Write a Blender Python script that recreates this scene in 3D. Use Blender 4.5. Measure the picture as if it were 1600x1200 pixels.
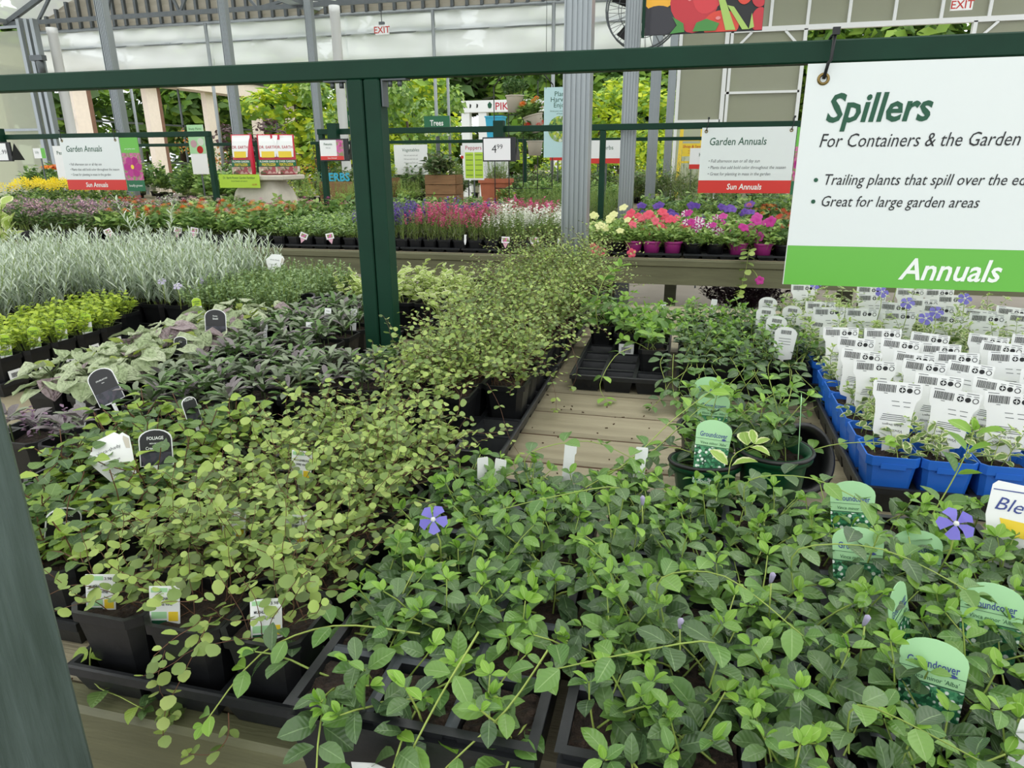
import bpy, bmesh, math, random
import numpy as np
from mathutils import Vector, Matrix, Euler
for o in list(bpy.data.objects): bpy.data.objects.remove(o)
S = bpy.context.scene
COL = S.collection
R = math.radians
PI = math.pi
# ------------------------------------------------------------------ camera
cam = bpy.data.cameras.new('camera'); camo = bpy.data.objects.new('camera', cam); COL.objects.link(camo)
cam.sensor_width = 36; cam.lens = 1080 / 1600 * 36; cam.clip_start = .02; cam.clip_end = 400
camo.matrix_world = (Matrix.Translation((0, 0, 1.35)) @ Matrix.Rotation(R(14), 4, 'Z') @ Matrix.Rotation(R(90 - 18.2), 4, 'X')
                     @ Matrix.Rotation(R(-.4), 4, 'Z'))
S.camera = camo
# ------------------------------------------------------------------ sky, exposure
W = bpy.data.worlds.new('overcast'); S.world = W; W.use_nodes = True
nt = W.node_tree; bg = nt.nodes['Background']
tc = nt.nodes.new('ShaderNodeTexCoord'); sx = nt.nodes.new('ShaderNodeSeparateXYZ'); cr = nt.nodes.new('ShaderNodeValToRGB')
nt.links.new(tc.outputs['Generated'], sx.inputs[0]); nt.links.new(sx.outputs['Z'], cr.inputs[0]); nt.links.new(cr.outputs[0], bg.inputs[0])
cr.color_ramp.elements[0].color = (.60, .63, .66, 1); cr.color_ramp.elements[1].color = (1, 1, .985, 1)
cr.color_ramp.elements[0].position = 0; cr.color_ramp.elements[1].position = .8
bg.inputs[1].default_value = 1.9
sd = bpy.data.lights.new('sun_through_cloud', 'SUN'); sd.energy = .8; sd.angle = R(35); sd.color = (1, .97, .9)
sun = bpy.data.objects.new('sun_through_cloud', sd); COL.objects.link(sun); sun.rotation_euler = (R(-28), R(24), 0)
S.view_settings.view_transform = 'Standard'; S.view_settings.look = 'None'; S.view_settings.gamma = 1
S.view_settings.use_curve_mapping = False
S.view_settings.exposure = 0.22

# ================================================================== helpers
def lin(h):
    if isinstance(h, str):
        c = [int(h[i:i + 2], 16) / 255 for i in (0, 2, 4)]
        return tuple(x / 12.92 if x <= .04045 else ((x + .055) / 1.055) ** 2.4 for x in c) + (1,)
    return tuple(h) + (1,) if len(h) == 3 else tuple(h)

MATS = {}
def mat(name, col, rough=.5, metal=0, spec=.5, var=0., vscale=8., bump=0., bscale=60., col2=None, stretch=None, coat=0.):
    """principled surface with noise colour variation and fine relief"""
    m = bpy.data.materials.new(name); m.use_nodes = True; n = m.node_tree.nodes; l = m.node_tree.links
    b = n['Principled BSDF']; b.inputs['Base Color'].default_value = lin(col)
    b.inputs['Roughness'].default_value = rough; b.inputs['Metallic'].default_value = metal
    b.inputs['Specular IOR Level'].default_value = spec; b.inputs['Coat Weight'].default_value = coat
    if var or col2 or bump:
        t = n.new('ShaderNodeTexCoord'); mp = n.new('ShaderNodeMapping'); l.new(t.outputs['Object'], mp.inputs[0])
        if stretch: mp.inputs['Scale'].default_value = stretch
        if var or col2:
            ns = n.new('ShaderNodeTexNoise'); ns.inputs['Scale'].default_value = vscale; ns.inputs['Detail'].default_value = 6
            ns.inputs['Roughness'].default_value = .65; l.new(mp.outputs[0], ns.inputs[0])
            r = n.new('ShaderNodeValToRGB'); r.color_ramp.elements[0].position = .35; r.color_ramp.elements[1].position = .68
            c = lin(col); c2 = lin(col2) if col2 else tuple(min(1, x * (1 + var)) for x in c[:3]) + (1,)
            r.color_ramp.elements[0].color = tuple(x * (1 - (var if not col2 else 0)) for x in c[:3]) + (1,)
            r.color_ramp.elements[1].color = c2
            l.new(ns.outputs[0], r.inputs[0]); l.new(r.outputs[0], b.inputs['Base Color'])
        if bump:
            n2 = n.new('ShaderNodeTexNoise'); n2.inputs['Scale'].default_value = bscale; n2.inputs['Detail'].default_value = 4
            l.new(mp.outputs[0], n2.inputs[0]); bp = n.new('ShaderNodeBump'); bp.inputs['Strength'].default_value = bump
            bp.inputs['Distance'].default_value = .01
            l.new(n2.outputs[0], bp.inputs['Height']); l.new(bp.outputs[0], b.inputs['Normal'])
    MATS[name] = m; return m

def leafmat(name, a, b_, rib=None, rough=.42, trans=.28, margin=None, spec=.5, veins=0., m0=.5, ribw=.075, quilt=0.):
    """leaf: colour picked per leaf between a and b_, pale midrib, optional margin; lets light through"""
    m = bpy.data.materials.new(name); m.use_nodes = True; n = m.node_tree.nodes; l = m.node_tree.links
    p = n['Principled BSDF']; out = n['Material Output']
    def math_(op, x, y=None):
        q = n.new('ShaderNodeMath'); q.operation = op
        for i, v in enumerate((x, y)):
            if v is None: continue
            if isinstance(v, (int, float)): q.inputs[i].default_value = v
            else: l.new(v, q.inputs[i])
        return q.outputs[0]
    def mix(f, x, y):
        q = n.new('ShaderNodeMix'); q.data_type = 'RGBA'
        if isinstance(f, (int, float)): q.inputs[0].default_value = f
        else: l.new(f, q.inputs[0])
        for i, v in ((6, x), (7, y)):
            if isinstance(v, tuple): q.inputs[i].default_value = v
            else: l.new(v, q.inputs[i])
        return q.outputs[2]
    oi = n.new('ShaderNodeObjectInfo'); ge = n.new('ShaderNodeNewGeometry')
    rnd = math_('FRACT', math_('ADD', oi.outputs['Random'], ge.outputs['Random Per Island']))
    c = mix(rnd, lin(a), lin(b_))
    uv = n.new('ShaderNodeUVMap'); sp = n.new('ShaderNodeSeparateXYZ'); l.new(uv.outputs[0], sp.inputs[0])
    e = math_('MULTIPLY', math_('ABSOLUTE', math_('SUBTRACT', sp.outputs['Y'], .5)), 2.)
    if margin:
        ns = n.new('ShaderNodeTexNoise'); ns.inputs['Scale'].default_value = 5; l.new(uv.outputs[0], ns.inputs[0])
        mr = n.new('ShaderNodeMapRange'); mr.inputs[1].default_value = m0; mr.inputs[2].default_value = m0 + .12
        l.new(math_('ADD', e, math_('MULTIPLY', math_('SUBTRACT', ns.outputs[0], .5), .5)), mr.inputs[0])
        c = mix(mr.outputs[0], c, lin(margin))
    if rib:
        mr = n.new('ShaderNodeMapRange'); mr.inputs[1].default_value = ribw; mr.inputs[2].default_value = ribw * .3
        mr.inputs[3].default_value = 0; mr.inputs[4].default_value = .55
        l.new(e, mr.inputs[0]); c = mix(mr.outputs[0], c, lin(rib))
    if quilt:
        nq = n.new('ShaderNodeTexVoronoi'); nq.inputs['Scale'].default_value = 9; nq.feature = 'SMOOTH_F1'; l.new(uv.outputs[0], nq.inputs[0])
        bq = n.new('ShaderNodeBump'); bq.inputs['Strength'].default_value = quilt; bq.inputs['Distance'].default_value = .01; bq.invert = True
        l.new(nq.outputs['Distance'], bq.inputs['Height']); l.new(bq.outputs[0], p.inputs['Normal'])
    elif veins:
        wv = math_('SINE', math_('MULTIPLY', math_('SUBTRACT', sp.outputs['X'], math_('MULTIPLY', e, .22)), 42.))
        bp = n.new('ShaderNodeBump'); bp.inputs['Strength'].default_value = veins; bp.inputs['Distance'].default_value = .004
        l.new(wv, bp.inputs['Height']); l.new(bp.outputs[0], p.inputs['Normal'])
    l.new(c, p.inputs['Base Color']); p.inputs['Roughness'].default_value = rough; p.inputs['Specular IOR Level'].default_value = spec
    tr = n.new('ShaderNodeBsdfTranslucent'); l.new(c, tr.inputs[0]); ms = n.new('ShaderNodeMixShader'); ms.inputs[0].default_value = trans
    l.new(p.outputs[0], ms.inputs[1]); l.new(tr.outputs[0], ms.inputs[2]); l.new(ms.outputs[0], out.inputs['Surface'])
    MATS[name] = m; return m

def sheetmat(name, col, transp, transl, tcol=None, rough=.3):
    """plastic sheet: part see-through, part milky (translucent), part surface"""
    m = bpy.data.materials.new(name); m.use_nodes = True; n = m.node_tree.nodes; l = m.node_tree.links
    p = n['Principled BSDF']; p.inputs['Base Color'].default_value = lin(col); p.inputs['Roughness'].default_value = rough
    t = n.new('ShaderNodeBsdfTransparent'); t.inputs[0].default_value = lin(tcol or col)
    tl = n.new('ShaderNodeBsdfTranslucent'); tl.inputs[0].default_value = lin(col)
    a = n.new('ShaderNodeMixShader'); b = n.new('ShaderNodeMixShader'); a.inputs[0].default_value = transl; b.inputs[0].default_value = transp
    l.new(p.outputs[0], a.inputs[1]); l.new(tl.outputs[0], a.inputs[2]); l.new(a.outputs[0], b.inputs[1]); l.new(t.outputs[0], b.inputs[2])
    l.new(b.outputs[0], n['Material Output'].inputs['Surface']); MATS[name] = m; return m

def M_(m): return MATS[m] if isinstance(m, str) else m

class MB:
    """mesh builder: boxes, tubes, lathes, polygons collected into one mesh"""
    def __init__(s): s.v = []; s.f = []; s.m = []; s.sm = []; s.mats = []; s.cur = 0; s.smooth = False
    def use(s, m, smooth=False):
        m = M_(m)
        if m not in s.mats: s.mats.append(m)
        s.cur = s.mats.index(m); s.smooth = smooth; return s
    def add(s, vs, fs, M=None):
        k = len(s.v)
        s.v += [tuple(M @ Vector(p)) if M else tuple(p) for p in vs]
        for f in fs: s.f.append(tuple(i + k for i in f)); s.m.append(s.cur); s.sm.append(s.smooth)
        return s
    def box(s, x0, x1, y0, y1, z0, z1, M=None):
        vs = [(x, y, z) for z in (z0, z1) for y in (y0, y1) for x in (x0, x1)]
        return s.add(vs, [(0, 2, 3, 1), (4, 5, 7, 6), (0, 1, 5, 4), (2, 6, 7, 3), (0, 4, 6, 2), (1, 3, 7, 5)], M)
    def bbox(s, x0, x1, y0, y1, z0, z1, c=.004, M=None):
        """box with chamfered vertical and top edges"""
        def ring(i, z): return [(x0 + i, y0 + i + c, z), (x0 + i + c, y0 + i, z), (x1 - i - c, y0 + i, z), (x1 - i, y0 + i + c, z),
                                (x1 - i, y1 - i - c, z), (x1 - i - c, y1 - i, z), (x0 + i + c, y1 - i, z), (x0 + i, y1 - i - c, z)]
        return s.loft([ring(c, z0), ring(0, z0 + c), ring(0, z1 - c), ring(c, z1)], M=M)
    def loft(s, rings, cap0=True, cap1=True, M=None):
        n = len(rings[0]); vs = [p for r in rings for p in r]; fs = []
        for k in range(len(rings) - 1):
            for i in range(n): j = (i + 1) % n; fs.append((k * n + i, k * n + j, (k + 1) * n + j, (k + 1) * n + i))
        if cap0: fs.append(tuple(range(n - 1, -1, -1)))
        if cap1: fs.append(tuple(range((len(rings) - 1) * n, len(rings) * n)))
        return s.add(vs, fs, M)
    def lathe(s, prof, n=20, M=None, cap0=False, cap1=False):
        return s.loft([[(r * math.cos(2 * PI * i / n), r * math.sin(2 * PI * i / n), z) for i in range(n)] for r, z in prof], cap0, cap1, M)
    def tube(s, pts, r, n=6, r1=None, cap=True):
        pts = [Vector(p) for p in pts]; rings = []; last = None
        for i, p in enumerate(pts):
            d = (pts[min(i + 1, len(pts) - 1)] - pts[max(i - 1, 0)])
            d = d.normalized() if d.length > 1e-9 else Vector((0, 0, 1))
            if last is None: last = d.orthogonal().normalized()
            a = last - d * last.dot(d); a = a.normalized() if a.length > 1e-6 else d.orthogonal().normalized(); last = a; b = d.cross(a)
            q = r if r1 is None else r + (r1 - r) * i / (len(pts) - 1)
            rings.append([tuple(p + (a * math.cos(2 * PI * k / n) + b * math.sin(2 * PI * k / n)) * q) for k in range(n)])
        return s.loft(rings, cap, cap)
    def bar(s, a, b, w, h=None, up=(0, 0, 1)):
        a = Vector(a); b = Vector(b); d = (b - a).normalized(); h = h or w
        u = Vector(up); x = d.cross(u); x = x.normalized() if x.length > 1e-4 else d.orthogonal().normalized(); z = x.cross(d)
        rings = [[tuple(p + x * i * w / 2 + z * j * h / 2) for i, j in ((-1, -1), (1, -1), (1, 1), (-1, 1))] for p in (a, b)]
        return s.loft(rings)
    def poly(s, pts, y, t=0.):
        """flat outline in the x-z plane at depth y, thickness t towards +y"""
        n = len(pts)
        if not t: return s.add([(p[0], y, p[1]) for p in pts], [tuple(range(n))])
        return s.loft([[(p[0], y, p[1]) for p in pts], [(p[0], y + t, p[1]) for p in pts]])
    def mesh(s, name):
        me = bpy.data.meshes.new(name); me.from_pydata(s.v, [], s.f)
        for m in s.mats: me.materials.append(m)
        if s.m: me.polygons.foreach_set('material_index', s.m); me.polygons.foreach_set('use_smooth', s.sm)
        me.update(); return me
    def obj(s, name, parent=None, loc=None, rz=0, **k): return ob(name, s.mesh(name), parent, loc, rz, **k)

def ob(name, me, parent=None, loc=None, rz=0, label=None, cat=None, group=None, kind=None):
    o = bpy.data.objects.new(name, me); COL.objects.link(o)
    if name in ('foliage', 'blossom', 'crown', 'flower_spike'): o['kind'] = 'stuff'
    if parent is not None: o.parent = parent
    if loc is not None: o.location = loc
    if rz: o.rotation_euler = (0, 0, rz)
    if label: o['label'] = label
    if cat: o['category'] = cat
    if group: o['group'] = group
    if kind: o['kind'] = kind
    return o
def thing(name, label, cat, loc=(0, 0, 0), rz=0, group=None, kind=None):
    o = ob(name, None, None, loc, rz, label, cat, group, kind); o.empty_display_size = .05; return o

# ---- lettering
TXT = {}
def textmesh(body, size, m, bold=0., shear=0., align='CENTER', spacing=1.):
    key = (body, size, m, bold, shear, align, spacing)
    if key in TXT: return TXT[key]
    cu = bpy.data.curves.new('lettering', 'FONT'); cu.body = body; cu.size = size; cu.offset = bold * size; cu.shear = shear
    cu.align_x = align; cu.resolution_u = 2; cu.space_character = spacing
    o = bpy.data.objects.new('lettering', cu); me0 = o.to_mesh()
    me = me0.copy() if me0 else bpy.data.meshes.new('lettering')
    o.to_mesh_clear(); bpy.data.objects.remove(o); bpy.data.curves.remove(cu)
    me.name = 'lettering'; me.materials.clear(); me.materials.append(M_(m))
    TXT[key] = me; return me
def text(parent, body, size, m, x, z, y=-.001, bold=0., shear=0., align='CENTER', spacing=1., flip=False, name='lettering', sx=1.):
    """lettering standing in the parent's x-z plane facing -y"""
    o = ob(name, textmesh(body, size, m, bold, shear, align, spacing), parent, (x, y, z))
    o.rotation_euler = (R(90), PI if flip else 0, 0)
    o.scale.x = sx
    return o

# ---- leaves
LEAF = {}
def leafmesh(key, m, prof, fold=.25, arch=.2, wave=0., sub=1, petiole=.0, seed=0):
    """unit-length leaf along +y, normal +z; prof = [(u, half width)]"""
    rg = random.Random(seed); vs = []; uv = []; fs = []
    cols = (-1, 0, 1) if sub == 1 else (-1, -.5, 0, .5, 1)
    nc = len(cols)
    for i, (u, w) in enumerate(prof):
        for c in cols:
            z = fold * abs(c) * w - arch * u * u + (wave * math.sin(i * 2.1 + c * 3 + seed) * w if wave else 0)
            vs.append((c * w, petiole + u * (1 - petiole), z + rg.uniform(-.01, .01))); uv.append((u, .5 + c * .5))
    for i in range(len(prof) - 1):
        for c in range(nc - 1):
            a = i * nc + c; fs.append((a, a + 1, a + nc + 1, a + nc))
    LEAF[key] = store_leaf(key, m, vs, uv, fs)
def store_leaf(key, m, vs, uv, fs):
    me = bpy.data.meshes.new('leaf'); me.from_pydata(vs, [], fs); me.materials.append(M_(m))
    ul = me.uv_layers.new(name='UVMap'); li = [i for p in fs for i in p]
    ul.data.foreach_set('uv', [x for i in li for x in uv[i]])
    me.polygons.foreach_set('use_smooth', [True] * len(fs)); me.update()
    return dict(me=me, v=np.array(vs, float), uv=np.array(uv, float), f=fs, m=M_(m))

def frame(pos, d, up, L, wx=1.):
    y = Vector(d).normalized(); z = Vector(up); z = z - y * z.dot(y)
    z = z.normalized() if z.length > 1e-5 else y.orthogonal().normalized(); x = y.cross(z)
    M = Matrix(((x.x * L * wx, y.x * L, z.x * L, pos[0]), (x.y * L * wx, y.y * L, z.y * L, pos[1]), (x.z * L * wx, y.z * L, z.z * L, pos[2]), (0, 0, 0, 1)))
    return M
class Plant:
    """leaves (key, matrix) and stems (points, radius) of one plant in its own space"""
    def __init__(s): s.lv = []; s.st = []; s.own = []
    def leaf(s, key, pos, d, up, L, wx=1.): s.lv.append((key, frame(pos, d, up, L, wx)))
    def stem(s, pts, r, m='stem_green', r1=None): s.st.append(([tuple(p) for p in pts], r, m, r1)); s.own.append(len(s.lv))
    def stemmesh(s, sides=3):
        b = MB()
        for pts, r, m, r1 in s.st: b.use(m, True).tube(pts, r, sides, r1, cap=False)
        return b
    def parts(s, parent, split=False):
        """every leaf an object of its own; split: each stem too, carrying its leaves"""
        par = []
        if split:
            for (pts, r, m, r1), n in zip(s.st, s.own):
                o = MB().use(m, True).tube(pts, r, 4, r1, cap=False).obj('stem', parent); par += [o] * (n - len(par))
        par += [parent] * (len(s.lv) - len(par))
        for (key, M), q in zip(s.lv, par):
            nm = 'flower' if key.startswith('fl_') else 'leaf'
            o = bpy.data.objects.new(nm, LEAF[key]['me']); o.parent = q; o.matrix_basis = M; COL.objects.link(o)
        if s.st and not split: s.stemmesh().obj('stem', parent, kind='stuff' if len(s.st) > 1 else None)
    def bake(s, name='foliage', only=None):
        """all leaves and stems joined in one mesh"""
        b = s.stemmesh() if only is None else MB()
        V = [np.array(b.v, float).reshape(-1, 3)]; F = list(b.f); MI = list(b.m); UV = [np.zeros((len(b.v), 2))]; k = len(b.v); mats = list(b.mats)
        for key, M in s.lv:
            if only is not None and not key.startswith(only): continue
            if only is None and key.startswith('fl_'): continue
            q = LEAF[key]; A = np.array(M); V.append(q['v'] @ A[:3, :3].T + A[:3, 3]); UV.append(q['uv'])
            if q['m'] not in mats: mats.append(q['m'])
            mi = mats.index(q['m'])
            for f in q['f']: F.append(tuple(i + k for i in f)); MI.append(mi)
            k += len(q['v'])
        me = bpy.data.meshes.new(name); me.from_pydata(np.concatenate(V), [], F)
        for m in mats: me.materials.append(m)
        if F:
            UVa = np.concatenate(UV); idx = np.array([i for f in F for i in f])
            ul = me.uv_layers.new(name='UVMap'); ul.data.foreach_set('uv', UVa[idx].ravel())
            me.polygons.foreach_set('material_index', MI); me.polygons.foreach_set('use_smooth', [True] * len(F))
        me.update(); return me
def rdir(rg, el0, el1, az=None):
    a = rg.uniform(0, 2 * PI) if az is None else az; e = rg.uniform(el0, el1)
    return Vector((math.cos(a) * math.cos(e), math.sin(a) * math.cos(e), math.sin(e)))
def rup(rg, k=.5): return Vector((rg.uniform(-k, k), rg.uniform(-k, k) - .12, 1))
# ================================================================== materials
mat('concrete', '8d867c', .8, var=.12, vscale=1.2, bump=.1)
mat('ground', '8f8878', .9, var=.2, vscale=.6)
mat('olive', '66664a', .5, var=.16, vscale=5, bump=.12, bscale=40, stretch=(.6, 6, 6))
mat('plank', '877e66', .62, col2='9f967c', vscale=2.2, bump=.25, bscale=26, stretch=(.7, 9, 9))
mat('debris', '4a3521', .9)
mat('green_paint', '0a3524', .5, spec=.25, var=.12, vscale=6, bump=.05, bscale=30)
mat('worn_green', '3d4a44', .5, col2='566460', vscale=14, bump=.15, bscale=50, stretch=(4, 4, .35))
mat('steel', '9ca2a4', .4, metal=.7, var=.05, vscale=6, stretch=(6, 6, .3))
mat('dark_steel', '63686a', .45, metal=.6, var=.1)
mat('pvc', 'e6e8e6', .35)
mat('black_plastic', '17181a', .38, var=.25, vscale=30, bump=.06, bscale=80)
mat('tray_plastic', '1d1f22', .42, var=.3, vscale=20, bump=.08, bscale=60)
mat('grey_rim', '454a50', .45, var=.2, vscale=30)
mat('blue_plastic', '2a6fd6', .35, var=.06)
mat('green_pot', '0f4a2c', .35, var=.06)
mat('magenta_pot', 'a3337f', .35)
mat('terracotta', 'b5694c', .75, var=.1)
mat('beige_pot', 'c9bfae', .6)
mat('soil', '1f1813', .95, col2='43342a', vscale=90, bump=.9, bscale=160)
mat('wood_crate', '8d6a48', .7, var=.2, vscale=4, stretch=(1, 8, 8))
mat('stone', 'cfc8ba', .8, var=.06, vscale=20)
mat('white', 'e9eced', .45)
mat('card_white', 'f2f3f2', .45)
mat('sign_white', 'e6ecea', .3, spec=.4)
mat('sign_green', '6abb45', .3)
mat('sign_red', 'd8352c', .35)
mat('sign_dark', '1f6b45', .4)
mat('ink_green', '17543a', .5)
mat('ink', '1b1d1f', .5)
mat('ink_grey', '5c6062', .5)
mat('ink_blue', '3c4a8f', .5)
mat('ink_white', 'f4f8f2', .5)
mat('ink_red', 'b5263a', .5)
mat('ink_exit', 'c43c34', .5)
mat('tag_green', 'a9d8a3', .4)
mat('tag_lime', 'b9dc3c', .4)
mat('tag_yellow', 'f2d23a', .4)
mat('tag_black', '1a1b1c', .35)
mat('tag_pink', 'd9a9b8', .4)
mat('sky_blue_card', 'bfe0e2', .4)
mat('turquoise', '3ab4d8', .4)
mat('bag_red', 'd9304a', .35, var=.1, vscale=10)
mat('brass', '8a7444', .35, metal=.8)
mat('brick', '80604e', .8, var=.15, vscale=6)
mat('mortar', '8d8378', .9)
mat('building', 'f0e3d4', .75, var=.04)
mat('bark', '5c5044', .9, var=.2, vscale=8, bump=.4)
mat('stem_green', '8aa04a', .5)
mat('stem_light', '9fb258', .5)
mat('stem_red', '6b4a34', .6)
mat('stem_dark', '4c5a34', .6)
mat('stem_wood', '6a5a44', .8)
sheetmat('film', 'eef3f4', .12, .75)
sheetmat('roof_sheet', 'f3f6f4', .45, .4, 'fafcfa')
sheetmat('corrugated', 'a8a294', .0, .28)
sheetmat('poly_wall', 'b2b4a2', .22, .35, 'c4c8b4', .25)
sheetmat('poly_clear', 'd8dbce', .45, .5, 'd2d8c4', .2)
def picturemat(name, cols, scale=60., spots=None, sscale=28.):
    """printed foliage picture: voronoi patches of the print's colours with pale blooms"""
    m = bpy.data.materials.new(name); m.use_nodes = True; n = m.node_tree.nodes; l = m.node_tree.links; p = n['Principled BSDF']
    t = n.new('ShaderNodeTexCoord'); v = n.new('ShaderNodeTexVoronoi'); v.inputs['Scale'].default_value = scale; l.new(t.outputs['Object'], v.inputs[0])
    sp = n.new('ShaderNodeSeparateColor'); l.new(v.outputs['Color'], sp.inputs[0])
    r = n.new('ShaderNodeValToRGB'); l.new(sp.outputs[0], r.inputs[0])
    while len(r.color_ramp.elements) < len(cols): r.color_ramp.elements.new(.5)
    for i, c in enumerate(cols): r.color_ramp.elements[i].position = i / (len(cols) - 1); r.color_ramp.elements[i].color = lin(c)
    c = r.outputs[0]
    if spots:
        v2 = n.new('ShaderNodeTexVoronoi'); v2.inputs['Scale'].default_value = sscale; l.new(t.outputs['Object'], v2.inputs[0])
        mr = n.new('ShaderNodeMapRange'); mr.inputs[1].default_value = .34; mr.inputs[2].default_value = .26; l.new(v2.outputs['Distance'], mr.inputs[0])
        q = n.new('ShaderNodeMix'); q.data_type = 'RGBA'; l.new(mr.outputs[0], q.inputs[0]); l.new(c, q.inputs[6]); q.inputs[7].default_value = lin(spots); c = q.outputs[2]
    l.new(c, p.inputs['Base Color']); p.inputs['Roughness'].default_value = .4; MATS[name] = m
picturemat('pic_vinca', ['0f3d27', '1f6b45', '5fa878', '2d8055', '123f2a'], 260, 'eef5ee', 110)
picturemat('pic_dark', ['23252a', '3a3f48', '4b4552', '1c1e22'], 120)
picturemat('pic_lime', ['4d7a2c', '8fb83e', 'c2d86a', '39602a'], 220)
picturemat('pic_garden', ['2f5a2c', '7aa84a', 'c9cf3c', '4a7a3a', 'dfe6d0'], 40)
picturemat('pic_pink', ['b83a80', 'd86aa8', '7a9a4a', 'c45a98'], 60)
picturemat('pic_fert', ['d9a0a8', '6f8a4a', 'e6d2c0', 'b04a58', '3d5a32'], 40)
# leaf colours
leafmat('m_vinca_dark', '385034', '65834e', '8fab78', .27, .15, veins=.12)
leafmat('m_vinca_mid', '557d3b', '7ca34f', 'a3bf80', .3, .22, veins=.12)
leafmat('m_vinca_light', '7aa83a', '98c250', 'c3dc8a', .42, .32)
leafmat('m_vinca_var', '4f7038', '7d9d4a', 'b8c98a', .42, .25, margin='dde2ae', m0=.62)
leafmat('m_vinca_varlight', '86ab46', 'a4c25a', 'c9da8c', .42, .3, margin='e3e8b0', m0=.66)
leafmat('m_wire', '6f8a45', '9db566', None, .42, .28)
leafmat('m_wire_light', 'a3bd5c', 'bfd27c', None, .48, .34)
leafmat('m_wire_dark', '55683a', '6f7f48', None, .48, .25)
leafmat('m_fig', '7d9e3c', 'a9c452', 'b9d070', .45, .3, veins=.15)
leafmat('m_fig_dark', '4c6b3c', '6c8a48', '90ad68', .42, .25, veins=.15)
leafmat('m_ajuga', '66745a', '98a488', '98a28a', .42, .15, veins=.2)
leafmat('m_ajuga_p', '6a6264', '8e8688', '8f878a', .42, .15, veins=.2)
leafmat('m_ajuga_g', '54753c', '6f9150', '86a468', .42, .2, veins=.2)
leafmat('m_crinkle', 'a8ba8a', 'd4deba', '7a9460', .6, .25, quilt=1., ribw=.07)
leafmat('m_crinkle_p', 'a08e90', 'b8a8aa', '7a5a70', .6, .25, quilt=1., ribw=.07)
leafmat('m_crinkle_l', '9ab040', 'aebf5c', '7f9640', .5, .3, veins=.6, ribw=.07)
leafmat('m_lime', 'a8c238', 'c6d84e', None, .5, .35)
leafmat('m_lime_d', '86a23a', 'a3ba48', None, .5, .3)
leafmat('m_silver', 'bccab4', 'dfe8d8', None, .65, .2)
leafmat('m_silver_d', '93a58c', 'b2c0a8', None, .65, .2)
leafmat('m_thyme', '7d9a62', 'a3ba86', None, .55, .25)
leafmat('m_thyme_d', '5c7a4a', '7d9862', None, .55, .25)
leafmat('m_plec', 'a3bc5c', 'bccf74', None, .5, .32, margin='e3e8b8', m0=.66)
leafmat('m_purple', '3a2632', '55384a', None, .5, .15)
leafmat('m_green', '5f8444', '86a65c', None, .5, .28)
leafmat('m_green_d', '44663a', '5f804a', None, .5, .25)
leafmat('m_green_l', '92b45a', 'b0cb76', None, .5, .32)
leafmat('m_olive', '6f7a58', '8c956c', None, .55, .2)
leafmat('m_tree', '6f9a3c', 'a4c452', None, .6, .35)
leafmat('m_tree_d', '4c6e36', '6c8e46', None, .6, .3)
leafmat('m_tree_y', 'b4cc2e', 'd4dd44', None, .6, .4)
leafmat('m_tree_p', '4e3c40', '6e5354', None, .6, .2)
leafmat('m_tree_o', 'c07a3a', 'd89a4c', None, .6, .3)
leafmat('m_tree_pine', '545c48', '6e7858', None, .7, .2)
for k, (a, b) in dict(coral=('e8506a', 'f2788a'), magenta=('c0308f', 'd958ae'), white=('eef0e6', 'f8f8f0'), yellow=('eef0a8', 'f4f2b8'), marigold=('f4d81c', 'faea40'),
                      orange=('e8702c', 'f0902c'), red=('d02a2a', 'e04434'), purple=('5a3a98', '7a58b4'), pink=('d0447e', 'e070a0'), violet=('7a72d0', '938be2'),
                      palepink=('d8a8b4', 'e8c4cc'), mauve=('8a6f86', 'a58aa0'), blue=('4a5ac0', '6a78d8'), lilac=('c0b8d4', 'd4cce4'), cream=('ece6b4', 'f2eec8')).items():
    leafmat('m_fl_' + k, a, b, None, .5, .3, spec=.3)
leafmat('m_fl_stripe', 'a32a78', 'b83a88', None, .5, .3, margin='f0e8ee', m0=.55, spec=.3)
# leaf outlines
OVAL = [(0, .012), (.09, .1), (.26, .22), (.5, .285), (.73, .245), (.91, .12), (1, .01)]
ROUND = [(0, .08), (.2, .36), (.5, .46), (.8, .36), (1, .08)]
HEART = [(0, .12), (.1, .32), (.36, .39), (.68, .29), (.9, .12), (1, .02)]
STRAP = [(0, .07), (.25, .12), (.6, .19), (.85, .15), (1, .03)]
NEEDLE = [(0, .045), (.5, .06), (1, .01)]
SMALL = [(0, .06), (.45, .3), (1, .04)]
for k in range(3):
    leafmesh('vd%d' % k, 'm_vinca_dark', OVAL, .6 - .2 * k, .05 + .15 * k, 0, petiole=.1, seed=k)
    leafmesh('vm%d' % k, 'm_vinca_mid', OVAL, .6 - .2 * k, .05 + .15 * k, 0, petiole=.1, seed=k)
    leafmesh('vl%d' % k, 'm_vinca_light', OVAL, .5 - .1 * k, -.05 + .12 * k, 0, petiole=.08, seed=k)
    leafmesh('vv%d' % k, 'm_vinca_var', OVAL, .35 - .1 * k, .1 + .12 * k, 0, petiole=.1, seed=k)
    leafmesh('vw%d' % k, 'm_vinca_varlight', OVAL, .4, .05 + .1 * k, 0, petiole=.1, seed=k)
    leafmesh('cr%d' % k, 'm_crinkle', [(0, .1), (.08, .3), (.3, .42), (.6, .36), (.85, .2), (1, .02)], .25, .3, .16, 2, .1, k)
    leafmesh('cp%d' % k, 'm_crinkle_p', [(0, .1), (.08, .3), (.3, .42), (.6, .36), (.85, .2), (1, .02)], .25, .3, .16, 2, .1, k)
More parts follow.
